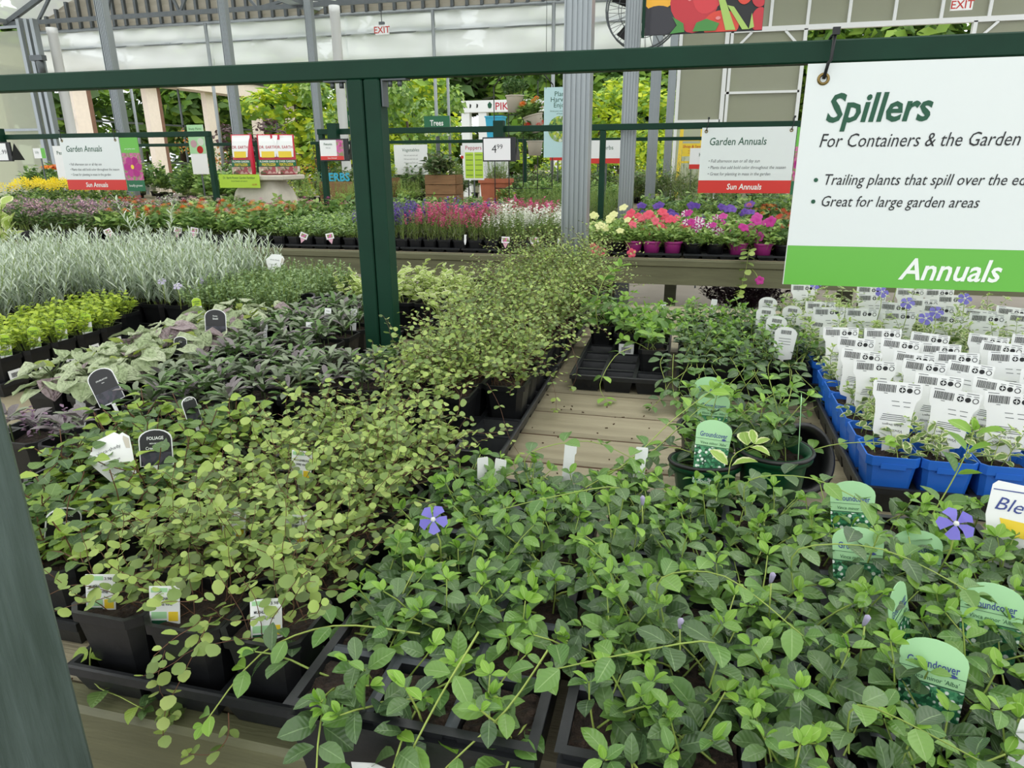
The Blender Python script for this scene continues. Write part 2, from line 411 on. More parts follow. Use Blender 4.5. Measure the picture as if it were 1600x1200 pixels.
for k in range(2):
    leafmesh('wa%d' % k, 'm_wire', ROUND, .2 - .3 * k, .1, 0, petiole=.1, seed=k)
    leafmesh('wl%d' % k, 'm_wire_light', ROUND, .2 - .3 * k, .1, 0, petiole=.1, seed=k)
    leafmesh('wd%d' % k, 'm_wire_dark', ROUND, .2 - .3 * k, .1, 0, petiole=.1, seed=k)
    leafmesh('aj%d' % k, 'm_ajuga', STRAP, .5, .2 + .2 * k, .08, seed=k)
    leafmesh('ap%d' % k, 'm_ajuga_p', STRAP, .5, .2 + .2 * k, .08, seed=k)
    leafmesh('ag%d' % k, 'm_ajuga_g', STRAP, .5, .2 + .2 * k, .08, seed=k)
    leafmesh('fg%d' % k, 'm_fig', HEART, .25, .15 + .15 * k, .06, petiole=.12, seed=k)
    leafmesh('fd%d' % k, 'm_fig_dark', HEART, .25, .15 + .15 * k, .06, petiole=.12, seed=k)
leafmesh('cl0', 'm_crinkle_l', OVAL, .3, .2, .1)
leafmesh('pl0', 'm_plec', HEART, .2, .15, .08); leafmesh('pl1', 'm_plec', OVAL, .3, -.1, .08)
for k, m in dict(lime='m_lime', limed='m_lime_d', thy='m_thyme', thyd='m_thyme_d', pur='m_purple', gr='m_green', grd='m_green_d', grl='m_green_l', olv='m_olive',
                 tr='m_tree', trd='m_tree_d', try_='m_tree_y', trp='m_tree_p', tro='m_tree_o').items():
    leafmesh(k, m, SMALL, .3, .15)
leafmesh('slv', 'm_silver', [(0, .05), (.5, .085), (1, .015)], .3, .1); leafmesh('slvd', 'm_silver_d', NEEDLE, .3, .1); leafmesh('ndl', 'm_green', NEEDLE, .3, .05)
leafmesh('ndld', 'm_olive', NEEDLE, .3, .05); leafmesh('pine', 'm_tree_pine', NEEDLE, .3, .1); leafmesh('ndll', 'm_green_l', NEEDLE, .3, .05)
def flowermesh(key, m, petals=5, notch=.25, cup=.25):
    """open trumpet bloom of unit diameter facing +z, lobes round the rim"""
    n = petals * 4; vs = [(0, 0, -.22)]; uv = [(0, .5)]
    for ring, (r, z) in enumerate(((.14, -.1), (.34, 0), (.5, -cup * .3))):
        for i in range(n):
            a = 2 * PI * i / n; q = r * (1 - (notch * abs(math.cos(a * petals / 2)) ** 4 if ring == 2 else 0))
            vs.append((q * math.cos(a), q * math.sin(a), z)); uv.append((r * 2, .5 + .5 * abs(math.cos(a * petals / 2))))
    fs = [(0, 1 + i, 1 + (i + 1) % n) for i in range(n)]
    for k in range(2):
        for i in range(n): j = (i + 1) % n; fs.append((1 + k * n + i, 1 + (k + 1) * n + i, 1 + (k + 1) * n + j, 1 + k * n + j))
    LEAF['fl_' + key] = store_leaf(key, m, vs, uv, fs)
def pinwheel(key, m):
    vs = []; uv = []; fs = []
    for i in range(5):
        a = 2 * PI * i / 5
        for r, t in ((.05, -.4), (.26, -.5), (.46, -.5), (.52, -.1), (.47, .42), (.26, .46), (.05, .4)):
            vs.append((r * math.cos(a + t), r * math.sin(a + t), -.06 + .1 * (r > .1) - .12 * (r > .4))); uv.append((r, .5))
        fs.append(tuple(range(i * 7, i * 7 + 7)))
    LEAF['fl_' + key] = store_leaf(key, m, vs, uv, fs)
def pompon(key, m):
    vs = []; uv = []; fs = []; rg = random.Random(5)
    for ring, (n, r, z, t) in enumerate(((9, .5, .0, .1), (8, .36, .14, .35), (6, .2, .24, .6))):
        for i in range(n):
            a = 2 * PI * (i + .5 * ring) / n; k = len(vs)
            for rr, s_ in ((r * .3, -.5), (r, -.28), (r, .28), (r * .3, .5)):
                vs.append((rr * math.cos(a + s_ * 2.2 / n * 1.4), rr * math.sin(a + s_ * 2.2 / n * 1.4), z + (rr - r * .3) * t)); uv.append((.5, .5))
            fs.append((k, k + 1, k + 2, k + 3))
    LEAF['fl_' + key] = store_leaf(key, m, vs, uv, fs)
for c in ('coral', 'magenta', 'yellow', 'purple', 'stripe', 'pink', 'white'): flowermesh('pet_' + c, 'm_fl_' + c)
for c in ('violet', 'blue', 'lilac'): pinwheel('pin_' + c, 'm_fl_' + c)
for c in ('marigold', 'orange', 'red', 'pink', 'palepink', 'cream', 'magenta'): pompon('pom_' + c, 'm_fl_' + c)
for c in ('pink', 'purple', 'white', 'red', 'mauve', 'palepink'): leafmesh('fl_dot_' + c, 'm_fl_' + c, [(0, .15), (.5, .42), (1, .12)], .4, .1)

# ================================================================== building shell
st = dict(kind='structure')
MB().use('concrete').box(-16, 9, -4, 14.4, -.1, 0).obj('floor', **st, label='grey concrete floor of the greenhouse aisles')
MB().use('ground').box(-60, 60, 14.4, 90, -.12, -.02).obj('ground', **st, label='bare grey ground of the yard outside')
def column(x, y, z1=4.25, w=.1, label=''):
    t = thing('steel_column', label, 'column', (x, y, 0), kind='structure')
    b = MB().use('steel'); h = w / 2
    b.box(-h, h, -h * .8, h * .8, 0, z1)
    for sx_ in (-.62, -.2, .22, .64): b.box(sx_ * h - .006, sx_ * h + .006, -h * .8 - .007, -h * .8, 0, z1)
    b.box(-h - .006, -h, -h, h, 0, z1); b.box(h, h + .006, -h, h, 0, z1)
    b.obj('shaft', t); MB().use('dark_steel').box(-h * 1.5, h * 1.5, -h * 1.5, h * 1.5, 0, .02).obj('base_plate', t)
column(-.487, 3.15, label='galvanised steel column standing in the aisle behind the wire vine bench')
column(-.487, 5.75, label='galvanised steel column rising beside the green rail post and hanging fan')
column(-.45, 8.6, label='galvanised steel column behind the fan, near the polycarbonate wall')
column(-.36, 11.4, label='galvanised steel column close to the left edge of the polycarbonate wall')
column(-6.78, 7.6, label='galvanised steel column behind the sun annuals sign with the pink picture')
column(-6.68, 9.8, label='galvanised steel column behind the stacked fertilizer bags')
column(-6.85, 12.6, w=.12, label='galvanised steel column under the roof valley beside a white pipe')
for i, (x, y, r) in enumerate(((-6.5, 12.9, .09), (-13.2, 13.3, .1))):
    MB().use('pvc', True).lathe([(r, 0), (r, 3.85), (r * 1.1, 3.86), (r * 1.1, 3.98)], 14, cap1=True).obj('downpipe', None, (x, y, 0), **st,
        label='white plastic downpipe ' + ('beside the column under the roof valley' if i == 0 else 'at the corner of the polycarbonate wall'))
# back wall: film band with pipe frame
VAL = (-14.5, -7.5, -.5, 6.5); YB = 14.
def film(x0, x1, z0, z1, seed):
    rg = random.Random(seed); nx = int((x1 - x0) / .12); nz = 9; vs = []; fs = []
    ph = [rg.uniform(0, 6) for _ in range(6)]
    for j in range(nz + 1):
        for i in range(nx + 1):
            x = x0 + (x1 - x0) * i / nx; z = z0 + (z1 - z0) * j / nz
            y = YB - .08 + .018 * math.sin(x * 5.1 + z * 3.5 + ph[0]) + .014 * math.sin(x * 9.3 - z * 6 + ph[1]) + .012 * math.sin(x * 2.2 + z * 11 + ph[2])
            y -= .05 * math.exp(-((z - z0) / .06) ** 2)
            vs.append((x, y, z))
    for j in range(nz):
        for i in range(nx): a = j * (nx + 1) + i; fs.append((a, a + 1, a + nx + 2, a + nx + 1))
    return MB().use('film', True).add(vs, fs)
wb = thing('wall_back', 'back wall of white plastic film panels over pipes, open below', 'wall', kind='structure')
for k, (a, b) in enumerate(((-14.2, -12.35), (-12.35, -9.85), (-9.85, -6.78), (-6.8, -4.95), (-4.95, -2.6), (-2.6, -.45))):
    film(a, b, 3.66, 3.99, k).obj('film_panel', wb); film(a, b, 3.15, 3.67, k + 20).obj('film_panel', wb)
p = MB().use('steel', True)
for z, r in ((3.14, .02), (3.67, .03), (4.02, .04)): p.tube([(-14.4, YB - .06, z), (-.3, YB - .06, z)], r, 8)
p.obj('girt_pipe', wb)
for x in (-12.35, -9.9, -4.95, -2.62):
    q = MB().use('steel', True); q.tube([(x, YB - .16, 0), (x, YB - .16, 4.)], .035, 8); q.tube([(x + .17, YB + .1, 0), (x + .17, YB + .1, 4.)], .03, 8); q.obj('post_pipe', wb)
# gable ends with corrugated panels, studs, trusses and roof
def gable(x0, x1, slope=.43):
    xm = (x0 + x1) / 2; zr = 4.1 + (xm - x0) * slope
    n = 24
    for i in range(n):
        a = x0 + (x1 - x0) * i / n; b = x0 + (x1 - x0) * (i + 1) / n
        h = lambda x: 4.1 + (xm - x0 - abs(x - xm)) * slope
        c = MB().use('corrugated'); nz = max(2, int((max(h(a), h(b)) - 4.05) / .09)); vs = []; fs = []
        for j in range(nz + 1):
            for x in (a, b): vs.append((x, YB + (.012 if j % 2 else -.012), min(4.05 + j * .09, h(x) - .02)))
        for j in range(nz): fs.append((j * 2, j * 2 + 1, j * 2 + 3, j * 2 + 2))
        c.add(vs, fs).obj('panel', wb)
        if i: MB().use('dark_steel').box(a - .03, a + .03, YB - .1, YB - .03, 4.05, h(a) - .02).obj('stud', wb)
    for yt, m in ((13.4, 'dark_steel'), (9.9, 'steel'), (6.4, 'steel')):
        t = thing('roof_truss', 'steel roof truss with zigzag webs spanning between valleys', 'truss', (0, 0, 0), group='roof trusses', kind='structure')
        b = MB().use(m)
        b.bar((x0, yt, 4.12), (xm, yt, zr), .08, .1); b.bar((xm, yt, zr), (x1, yt, 4.12), .08, .1); b.obj('rafter', t)
        b = MB().use(m); b.bar((x0, yt, 4.12), (x1, yt, 4.12), .06, .08); b.obj('bottom_chord', t)
        nw = 4
        for i in range(nw):
            c = x0 + (x1 - x0) * (i + .5) / nw; d = (x1 - x0) / nw * .32
            h = lambda x: 4.1 + (xm - x0 - abs(x - xm)) * slope
            for s_ in (-1, 1): MB().use(m).bar((c, yt, 4.12), (c + s_ * d, yt, h(c + s_ * d) - .02), .05).obj('web', t)
    for (a, za, b, zb) in ((x0, 4.16, xm, zr + .06), (xm, zr + .06, x1, 4.16)):
        MB().use('roof_sheet').add([(a, -4, za), (b, -4, zb), (b, 14.3, zb), (a, 14.3, za)], [(0, 1, 2, 3)]).obj('ceiling', **st, label='white translucent plastic roof slope')
    MB().use('steel').box(x0 - .12, x0 + .12, -4, 14.3, 4.12, 4.2).obj('trim_gutter', **st, label='steel valley gutter between two roof slopes')
for a, b in zip(VAL[:-1], VAL[1:]): gable(a, b)
# polycarbonate wall to the right and its door opening
wr = thing('wall_right', 'greenish polycarbonate wall with pale metal frames and a high opening', 'wall', kind='structure')
def pan(x0, x1, z0, z1, m='poly_wall', y=YB):
    MB().use(m).box(x0, x1, y - .006, y + .006, z0, z1).obj('panel', wr)
pan(-.3, .45, 1.95, 4.05); pan(-.3, .45, 0, 1.93, 'poly_clear'); pan(.5, 1.75, 2.42, 3.38); pan(.5, 1.75, 0, 2.4, 'poly_wall'); pan(4.35, 6.4, 0, 3.38)
for a, b in ((.5, 1.15), (1.17, 1.75), (1.77, 2.4), (2.42, 3.1), (3.12, 3.8), (3.82, 4.5), (4.52, 5.2), (5.22, 6.4)): pan(a, b, 3.44, 4.9)
for (x0, x1, z0, z1) in ((-.36, -.3, 0, 4.1), (.43, .5, 0, 4.1), (.52, .57, 0, 3.4), (1.72, 1.78, 0, 3.4), (4.3, 4.36, 0, 3.4), (.5, 6.5, 3.38, 3.46), (-.3, .45, 1.92, 1.97), (.5, 1.75, 2.39, 2.43)):
    MB().use('pvc').box(x0, x1, YB - .06, YB + .03, z0, z1).obj('frame_bar', wr)
for x in (1.16, 1.76, 2.41, 3.11, 3.81, 4.51, 5.21): MB().use('pvc').box(x - .025, x + .025, YB - .05, YB + .03, 3.46, 4.9).obj('frame_bar', wr)
for x, s_ in ((.57, 1), (1.72, -1), (4.36, 1)): MB().use('pvc').bar((x, YB - .04, 3.08), (x + s_ * .3, YB - .04, 3.38), .04).obj('brace', wr)
wl = thing('wall_left', 'milky polycarbonate wall panel in a metal frame at the corner', 'wall', kind='structure')
MB().use('poly_clear').box(-16.2, -13.6, 12.99, 13.01, 0, 3.9).obj('panel', wl)
for x in (-13.65, -13.45, -13.3): MB().use('steel').box(x - .04, x + .04, 12.92, 13.05, 0, 4.1).obj('post', wl)
for z in (1.95, 2.95, 3.95): MB().use('steel').box(-16.2, -13.6, 12.96, 12.985, z, z + .05).obj('rail', wl)
cm = thing('vent_motor', 'small grey roller motor clamped to the corner post', 'motor', (-13.2, 12.85, 3.3), kind='structure')
MB().use('dark_steel').box(-.2, .12, -.06, .06, .0, .1).obj('bracket', cm); MB().use('dark_steel', True).lathe([(.07, -.3), (.08, -.02), (.05, .0)], 12, cap0=True, cap1=True).obj('housing', cm)
def exit_sign(x, y, z, w, h, label):
    t = thing('exit_sign', label, 'sign', (x, y, z))
    MB().use('card_white').box(-w / 2, w / 2, -.02, .02, -h, 0).obj('panel', t)
    text(t, 'EXIT', h * .95, 'ink_exit', 0, -h * .84, -.022, .012)
    MB().use('dark_steel').box(-.05, .05, -.03, .03, 0, .05).obj('mount', t); MB().use('dark_steel', True).tube([(0, 0, .05), (0, 0, 1.2)], .008, 5).obj('rod', t)
exit_sign(-5.87, 13.55, 3.74, .27, .17, 'white exit sign with red letters hanging before the white film wall')
exit_sign(3.51, 12, 3.4, .27, .15, 'white exit sign with red letters hanging before the polycarbonate wall')
# ================================================================== benches
def bench(x0, x1, y0, y1, label, planks=True, pitch=.1524, top=.75, group=None, dirt=False):
    t = thing('display_bench', label, 'bench', ((x0 + x1) / 2, (y0 + y1) / 2, 0), group=group)
    ox, oy = -(x0 + x1) / 2, -(y0 + y1) / 2
    n = round((y1 - y0 - .05) / pitch); pitch = (y1 - y0 - .05) / n
    me = MB().use('plank').bbox(-(x1 - x0) / 2, (x1 - x0) / 2, 0, pitch - .011, top - .032, top, .0095).mesh('plank')
    for i in range(n): ob('plank', me, t, (0, y0 + .045 + i * pitch + oy, 0))
    if dirt:
        for i in range(1, n): MB().use('debris').box(-(x1 - x0) / 2 + .01, (x1 - x0) / 2 - .01, -.0105, .0, top - .02, top - .006).obj('joint_dirt', t, (0, y0 + .045 + i * pitch + oy, 0))
    for ya, s_ in ((y0, 1), (y1, -1)):
        MB().use('olive').bbox(x0 + ox, x1 + ox, min(ya, ya + s_ * .04) + oy, max(ya, ya + s_ * .04) + oy, top - .045, top - .001, .006).obj('edge_board', t)
        a, b = sorted((ya + s_ * .012, ya + s_ * .05))
        MB().use('olive').box(x0 + ox, x1 + ox, a + oy, b + oy, top - .155, top - .047).obj('fascia', t)
    k = max(2, int((x1 - x0) / 1.6) + 1)
    for i in range(k):
        x = x0 + .3 + (x1 - x0 - .6) * i / (k - 1)
        for y in (y0 + .25, y1 - .25): MB().use('olive').box(x - .045 + ox, x + .045 + ox, y - .045 + oy, y + .045 + oy, 0, top - .034).obj('leg', t)
        MB().use('olive').box(x - .02 + ox, x + .02 + ox, y0 + .05 + oy, y1 - .05 + oy, top - .17, top - .034).obj('joist', t)
    return t
bench(-4.4, 1.7, .5, 2.95, 'olive plank bench carrying the vinca, wire vine and ajuga trays', dirt=True)
bench(-6.4, -.94, 4.33, 6.8, 'olive plank bench under zinnias, lobelia and pink snapdragons')
bench(-.925, 3.2, 4.33, 5.62, 'olive plank bench under the petunias in magenta pots')
bench(-.925, -.57, 5.63, 6.8, 'short olive bench beside the column next to the hanging fan')
bench(-.40, 3.2, 5.63, 6.8, 'olive plank bench behind the petunia bench')
bench(-11., -6.85, 8.4, 10.9, 'olive plank bench under the far orange lilies')
bench(-6.5, -5.6, 8.4, 10.9, 'short olive bench under the hostas')
bench(-5.5, -.58, 8.4, 10.9, 'olive plank bench under the herbs, crate and terracotta trough')
bench(-.32, 2.8, 8.4, 10.9, 'olive plank bench under the tall rosemary')
# crumbs of bark on the bare planks
rg = random.Random(3); b = MB().use('debris')
for i in range(110):
    x, y = rg.uniform(-.33, .33), rg.uniform(1.02, 1.74); a = rg.uniform(0, 3); l = rg.uniform(.0008, .0035)
    b.box(-l, l, -.0012, .0012, 0, .0018, Matrix.Translation((x, y, .7501)) @ Matrix.Rotation(a, 4, 'Z'))
for i in range(60):
    x, y = rg.uniform(-.7, -.34), rg.uniform(.53, .6); a = rg.uniform(0, 3); l = rg.uniform(.002, .008)
    b.box(-l, l, -.001, .001, 0, .0015, Matrix.Translation((x, y, .7501)) @ Matrix.Rotation(a, 4, 'Z'))
b.obj('bark_crumbs', kind='stuff', label='dry bark crumbs and bits of stem scattered on the planks', cat='debris')

# ================================================================== green sign frames
RZ = 1.556
def sign_frame(x0, x1, y, posts, label, group=None, z0=.752, w=.044, rz=RZ):
    t = thing('sign_frame', label, 'sign frame', (x0, y, z0), group=group)
    MB().use('green_paint').bbox(0, x1 - x0, -.022, .022, rz - .022 - z0, rz + .022 - z0, .003).obj('rail', t)
    for x, dbl in posts:
        for k in range(2 if dbl else 1):
            xa = x - x0 + (k - 1 if dbl else -.5) * w + (.001 if dbl and k else 0)
            MB().use('green_paint').bbox(xa, xa + w - .002, -.024, .024, 0, rz - .0225 - z0, .003).obj('post', t)
        if dbl:
            for s_ in (-1, 1):
                q = MB().use('dark_steel'); xa = x - x0 + s_ * (w + .001)
                q.box(min(xa, xa + s_ * .065), max(xa, xa + s_ * .065), -.016, .016, rz - .026 - z0, rz - .0225 - z0)
                q.box(min(xa, xa + s_ * .004), max(xa, xa + s_ * .004), -.016, .016, rz - .085 - z0, rz - .0265 - z0)
                for d in (.02, .045): q.use('dark_steel', True).tube([(xa + s_ * d, -.006, rz - .026 - z0), (xa + s_ * d, -.006, rz - .04 - z0)], .006, 8)
                q.obj('corner_bracket', t)
    return t
sign_frame(-2.6, 1.6, 1.72, [(-.795, True)], 'dark green frame on the near bench holding the spillers sign', rz=1.555)
sign_frame(-7.2, -4.06, 5.55, [(-4.08, False), (-7.0, False)], 'dark green frame holding the garden annuals sign above the marigolds')
sign_frame(-3.03, 3., 5.55, [(-3.0, False), (-.66, False)], 'dark green frame holding the price sign and the garden annuals sign above petunias')
sign_frame(-9.4, -6.2, 9.65, [(-9.2, False), (-6.3, False)], 'distant dark green frame behind the lilies')
sign_frame(-5.4, 1.6, 9.65, [(-5.3, False), (-2.2, False), (.6, False)], 'distant dark green frame above the herbs')
t = thing('bench_post', 'worn grey-green wooden post standing close beside the bench front', 'post', (-.562, .365, 0))
MB().use('worn_green').bbox(-.044, .044, -.045, .045, 0, 1.56, .008).obj('shaft', t)
MB().use('worn_green').bbox(-.034, .036, -.058, -.0455, 0, 1.56, .004).obj('front_batten', t)

# ================================================================== signs
def tie(t, x, z, y, rail_dz, m='ink', r=.0034):
    """cable tie from a grommet up over the rail"""
    q = MB().use('brass', True)
    n = 20; q.loft([[(x + rr * math.cos(2 * PI * i / n), yy, z + rr * math.sin(2 * PI * i / n)) for i in range(n)] for rr, yy in ((.0065, y + .003), (.0065, y - .002), (.0095, y - .0035), (.0125, y - .001), (.0125, y + .003))], False, False)
    q.obj('grommet', t)
    k = MB().use(m, True); k.tube([(x, y - .003, z), (x + .004, y - .012, z + .03), (x + .008, y - .013, z + rail_dz - .02), (x + .010, y - .013, z + rail_dz + .028), (x + .010, y + .02, z + rail_dz + .030), (x + .010, y + .05, z + rail_dz + .026), (x + .010, y + .052, z + rail_dz - .026), (x + .008, y + .02, z + rail_dz - .03), (x, y + .006, z)], r, 6)
    k.use(m).box(x + .004, x + .018, y - .02, y - .012, z + rail_dz + .026, z + rail_dz + .04)
    k.obj('cable_tie', t)
# the near sign
t = thing('hanging_sign', 'large white spillers sign with green annuals band tied to the near frame', 'sign', (.224, 1.682, 1.068))
MB().use('sign_white').box(0, .70, 0, .005, .088, .462).obj('panel', t)
MB().use('sign_green').box(0, .70, 0, .005, 0, .0878).obj('band', t)
MB().use('card_white').box(-.0012, -.0001, .0, .005, 0, .462).obj('edge', t)
text(t, 'Spillers', .079, 'ink_green', .045, .348, bold=.022, shear=.17, align='LEFT', sx=.88)
text(t, 'For Containers & the Garden', .0395, 'ink', .038, .297, bold=-.002, shear=.22, align='LEFT', sx=.80)
for z, s in ((.2255, 'Trailing plants that spill over the edge of pots'), (.180, 'Great for large garden areas')):
    text(t, s, .0325, 'ink', .056, z - .006, bold=0, shear=.22, align='LEFT', sx=.83)
    q = MB().use('ink_green'); n = 12; q.add([(.042 + .0045 * math.cos(2 * PI * i / n), -.001, z + .004 + .0045 * math.sin(2 * PI * i / n)) for i in range(n)], [tuple(range(n))[::-1]]); q.obj('bullet', t)
text(t, 'Annuals', .066, 'ink_white', .238, .02, bold=.016, shear=.2, align='LEFT', sx=.92)
tie(t, .032, .432, 0, .055)
def annuals_sign(x, y, label, pic):
    t = thing('hanging_sign', label, 'sign', (x, y, 1.085))
    MB().use('sign_white').box(0, .645, 0, .005, .09, .455).obj('panel', t)
    MB().use('sign_red').box(0, .645, 0, .005, 0, .0898).obj('band', t)
    text(t, 'Garden Annuals', .074, 'ink_green', .055, .335, bold=.006, shear=.12, align='LEFT', sx=.82)
    for z, s in ((.215, '\u2022 Full afternoon sun or all day sun'), (.17, '\u2022 Plants that add bold color throughout the season'), (.125, '\u2022 Great for planting in mass in the garden')):
        text(t, s, .032, 'ink_grey', .06, z, shear=.15, align='LEFT', sx=.82)
    text(t, 'Sun Annuals', .058, 'ink_white', .325, .026, bold=.014, shear=.12, sx=.85)
    tie(t, .03, .43, 0, .055, r=.003)
    tie(t, .61, .43, 0, .055, r=.003)
    p = thing('picture_sign', pic, 'sign', (x + .65, y + .004, 1.075))
    MB().use('sign_green').box(0, .19, 0, .004, .33, .46).obj('top_panel', p)
    MB().use('pic_pink').box(0, .19, 0, .004, .095, .3298).obj('background', p)
    MB().use('sign_dark').box(0, .19, 0, .004, 0, .0948).obj('bottom_panel', p)
    b = MB().use('m_fl_magenta'); cx, cz = .095, .21
    for i in range(6):
        a = 2 * PI * i / 6; pts = [(cx + r * math.cos(a + d), cz + r * math.sin(a + d)) for r, d in ((.015, -.5), (.075, -.48), (.092, -.2), (.092, .2), (.075, .48), (.015, .5))]
        b.poly([(min(.188, max(.002, u)), min(.328, max(.097, v))) for u, v in pts], -.0008 - .0003 * i)
    b.obj('flower_print', p)
    b = MB().use('tag_yellow'); b.poly([(cx + .018 * math.cos(2 * PI * i / 8), cz + .02 * math.sin(2 * PI * i / 8)) for i in range(8)], -.004); b.obj('flower_centre', p)
    text(p, 'locally grown', .03, 'ink_white', .095, .04, -.001, shear=.1, sx=.9)
    text(p, 'your garden center', .016, 'ink_white', .095, .36, -.001, sx=.9)
annuals_sign(-5.62, 5.505, 'white garden annuals sign with red band hanging over the marigolds', 'narrow sign with a magenta flower print beside the sign over the marigolds')
annuals_sign(.06, 5.505, 'white garden annuals sign with red band hanging over the petunias', 'narrow sign with a magenta flower print beside the sign over the petunias')

def price_sign(x, y, z, label, w, h, build):
    """card in a black holder hung by an arm from the rail"""
    t = thing('price_sign', label, 'sign', (x, y, z))
    MB().use('tag_black').box(-.01, w + .04, .012, .03, -.01, h + .01).obj('holder', t)
    MB().use('tag_black').add([(w + .04, .0, 0), (w + .04, .14, 0), (w + .04, .06, h), (w + .045, .0, 0), (w + .045, .14, 0), (w + .045, .06, h)], [(0, 1, 2), (3, 5, 4), (0, 3, 4, 1), (1, 4, 5, 2), (2, 5, 3, 0)]).obj('side_wing', t)
    MB().use('green_paint').box(w * .5 - .03, w * .5 + .05, .008, .075, h + .011, h + .13).obj('hanger', t)
    MB().use('card_white').box(0, w, .006, .011, 0, h).obj('card', t)
    build(t); return t
def p499(t): text(t, '4', .085, 'ink', .085, .055, .005, bold=-.004); text(t, '99', .05, 'ink', .13, .083, .005, bold=-.003, align='CENTER')
price_sign(-1.58, 5.47, 1.325, 'white price card reading 4.99 in a black holder', .215, .16, p499)
def p99(t): text(t, '2', .085, 'ink', .10, .05, .005); text(t, '.99', .055, 'ink', .165, .055, .005, bold=-.003)
price_sign(-6.41, 5.47, 1.35, 'white price card ending in 99 above the marigolds', .2, .15, p99)
def ppink(t):
    MB().use('sign_red').box(0, .21, .003, .0055, 0, .03).obj('band', t); MB().use('pic_pink').box(.15, .21, .003, .0055, .031, .155).obj('picture', t)
    text(t, 'Petunia', .026, 'ink_green', .075, .115, .002); text(t, 'Full sun', .014, 'ink_grey', .075, .09, .002); text(t, 'Sun Annual', .018, 'ink_white', .105, .009, .002)
price_sign(-2.985, 5.47, 1.335, 'small white card with pink flower picture hung beside the frame post', .21, .155, ppink)

def stake_sign(x, y, z0, z1, w, label, build, m='card_white', leg=.95):
    """card on a wire leg standing on the bench"""
    t = thing('stake_sign', label, 'sign', (x, y, z0))
    MB().use(m).box(0, w, 0, .006, 0, z1 - z0).obj('card', t)
    MB().use('dark_steel').box(w / 2 - .008, w / 2 + .008, .007, .015, (.7505 if (4.33 < y < 6.8 or 8.4 < y < 10.9) else 0) - z0, z1 - z0 - .03).obj('leg', t)
    build(t, w, z1 - z0); return t
def s_strip(t, w, h):
    MB().use('tag_green').box(0, w, -.002, 0, h * .42, h).obj('band', t)
    text(t, 'Shady Plants', .032, 'ink_green', w / 2, h * .9, -.003)
    for cx, cz, mm in ((.06, .62, 'm_fl_palepink'), (.15, .66, 'm_fl_white'), (.13, .5, 'm_fl_red')):
        n = 12; MB().use(mm).poly([(cx + .04 * math.cos(2 * PI * i / n), h * cz + .04 * math.sin(2 * PI * i / n)) for i in range(n)], -.003).obj('flower_print', t)
stake_sign(-5.33, 6.9, 1.19, 1.70, .2, 'tall pale green card with round flower prints beside the frame post', s_strip)
def s_veg(t, w, h): text(t, 'Vegetables', .06, 'ink_green', w / 2, h - .09, -.001, shear=.12); [text(t, 'Full sun and rich soil', .025, 'ink_grey', w / 2, h - .15 - k * .05, -.001) for k in range(3)]
stake_sign(-4.08, 9.58, 1.12, 1.52, .5, 'white vegetables sign hanging behind the herb crates', s_veg)
def s_pep(t, w, h):
    text(t, 'Peppers', .06, 'ink_red', w / 2, h - .07, -.001)
    for i in range(2): MB().use('tag_lime').box(.02 + i * .11, .12 + i * .11, -.002, 0, .02, h - .1).obj('column_print', t)
    for i in range(2):
        for k in range(5): MB().use('ink_green').box(.03 + i * .11, .11 + i * .11, -.003, -.002, .05 + k * .055, .056 + k * .055).obj('line_print', t)
stake_sign(-2.52, 7.9, 1.1, 1.5, .24, 'white and lime peppers chart standing behind the crate', s_pep)
def s_per(t, w, h): text(t, 'Perennials', .06, 'ink_green', w / 2, h - .1, -.001, bold=.01); MB().use('m_fl_red').poly([(.2, .02), (.3, .1), (.27, .2), (.22, .13)], -.002).obj('flower_print', t)
stake_sign(-7.47, 7.2, 1.12, 1.51, .34, 'white perennials sign partly behind the garden annuals sign', s_per)
def s_min(t, w, h): MB().use('sign_green').box(w * .65, w, -.001, 0, 0, h).obj('band', t); text(t, 'Lily', .04, 'ink_green', w * .3, h * .5, -.001)
stake_sign(-7.98, 7.4, 1.37, 1.49, .18, 'tiny white and green card above the orange lilies', s_min)
def s_shop(t, w, h): text(t, 'Shop & Save', .045, 'ink_exit', w / 2, h - .05, -.001, bold=.01); [text(t, 'every day', .025, 'ink_exit', w / 2, h - .09 - .03 * k, -.001) for k in range(2)]
stake_sign(-.12, 9.2, 1.34, 1.49, .24, 'bright yellow shop card hanging left of the garden annuals sign', s_shop, 'tag_yellow')
def s_red(t, w, h): MB().use('sign_red').box(0, w, -.002, 0, 0, h * .22).obj('band', t); text(t, 'Herbs', h * .25, 'ink_green', w / 2, h * .6, -.001)
for x, y, z0, z1, w, lb in ((-3.1, 9.6, 1.33, 1.5, .2, 'small white and red card beside the peppers chart'), (-1.85, 9.6, 1.3, 1.5, .22, 'small white and red card behind the price card'), (-1.35, 9.58, 1.3, 1.5, .3, 'white and red card under the pale blue banner'),
                            (-1.0, 7.3, 1.28, 1.5, .34, 'white and red card hanging beside the aisle column'), (-.02, 7.6, 1.22, 1.42, .3, 'white and red card half hidden by the garden annuals sign')):
    stake_sign(x, y, z0, z1, w, lb, s_red)
t = thing('banner', 'tall pale blue banner reading plant harvest enjoy beside the aisle column', 'banner', (-1.49, 7.4, 1.34))
MB().use('sky_blue_card').box(0, .40, 0, .005, 0, .67).obj('panel', t)
for k, s in enumerate(('Plant', 'Harvest', 'Enjoy')): text(t, s, .066, 'ink_green', .17, .585 - k * .052, -.001)
text(t, 'Grow your own kitchen garden', .02, 'ink_green', .19, .44, -.001); text(t, 'of fresh flavors', .02, 'ink_green', .19, .415, -.001)
MB().use('pic_garden').poly([(.17 + .125 * math.cos(2 * PI * i / 24), .275 + .125 * math.sin(2 * PI * i / 24)) for i in range(24)], -.002).obj('picture', t)
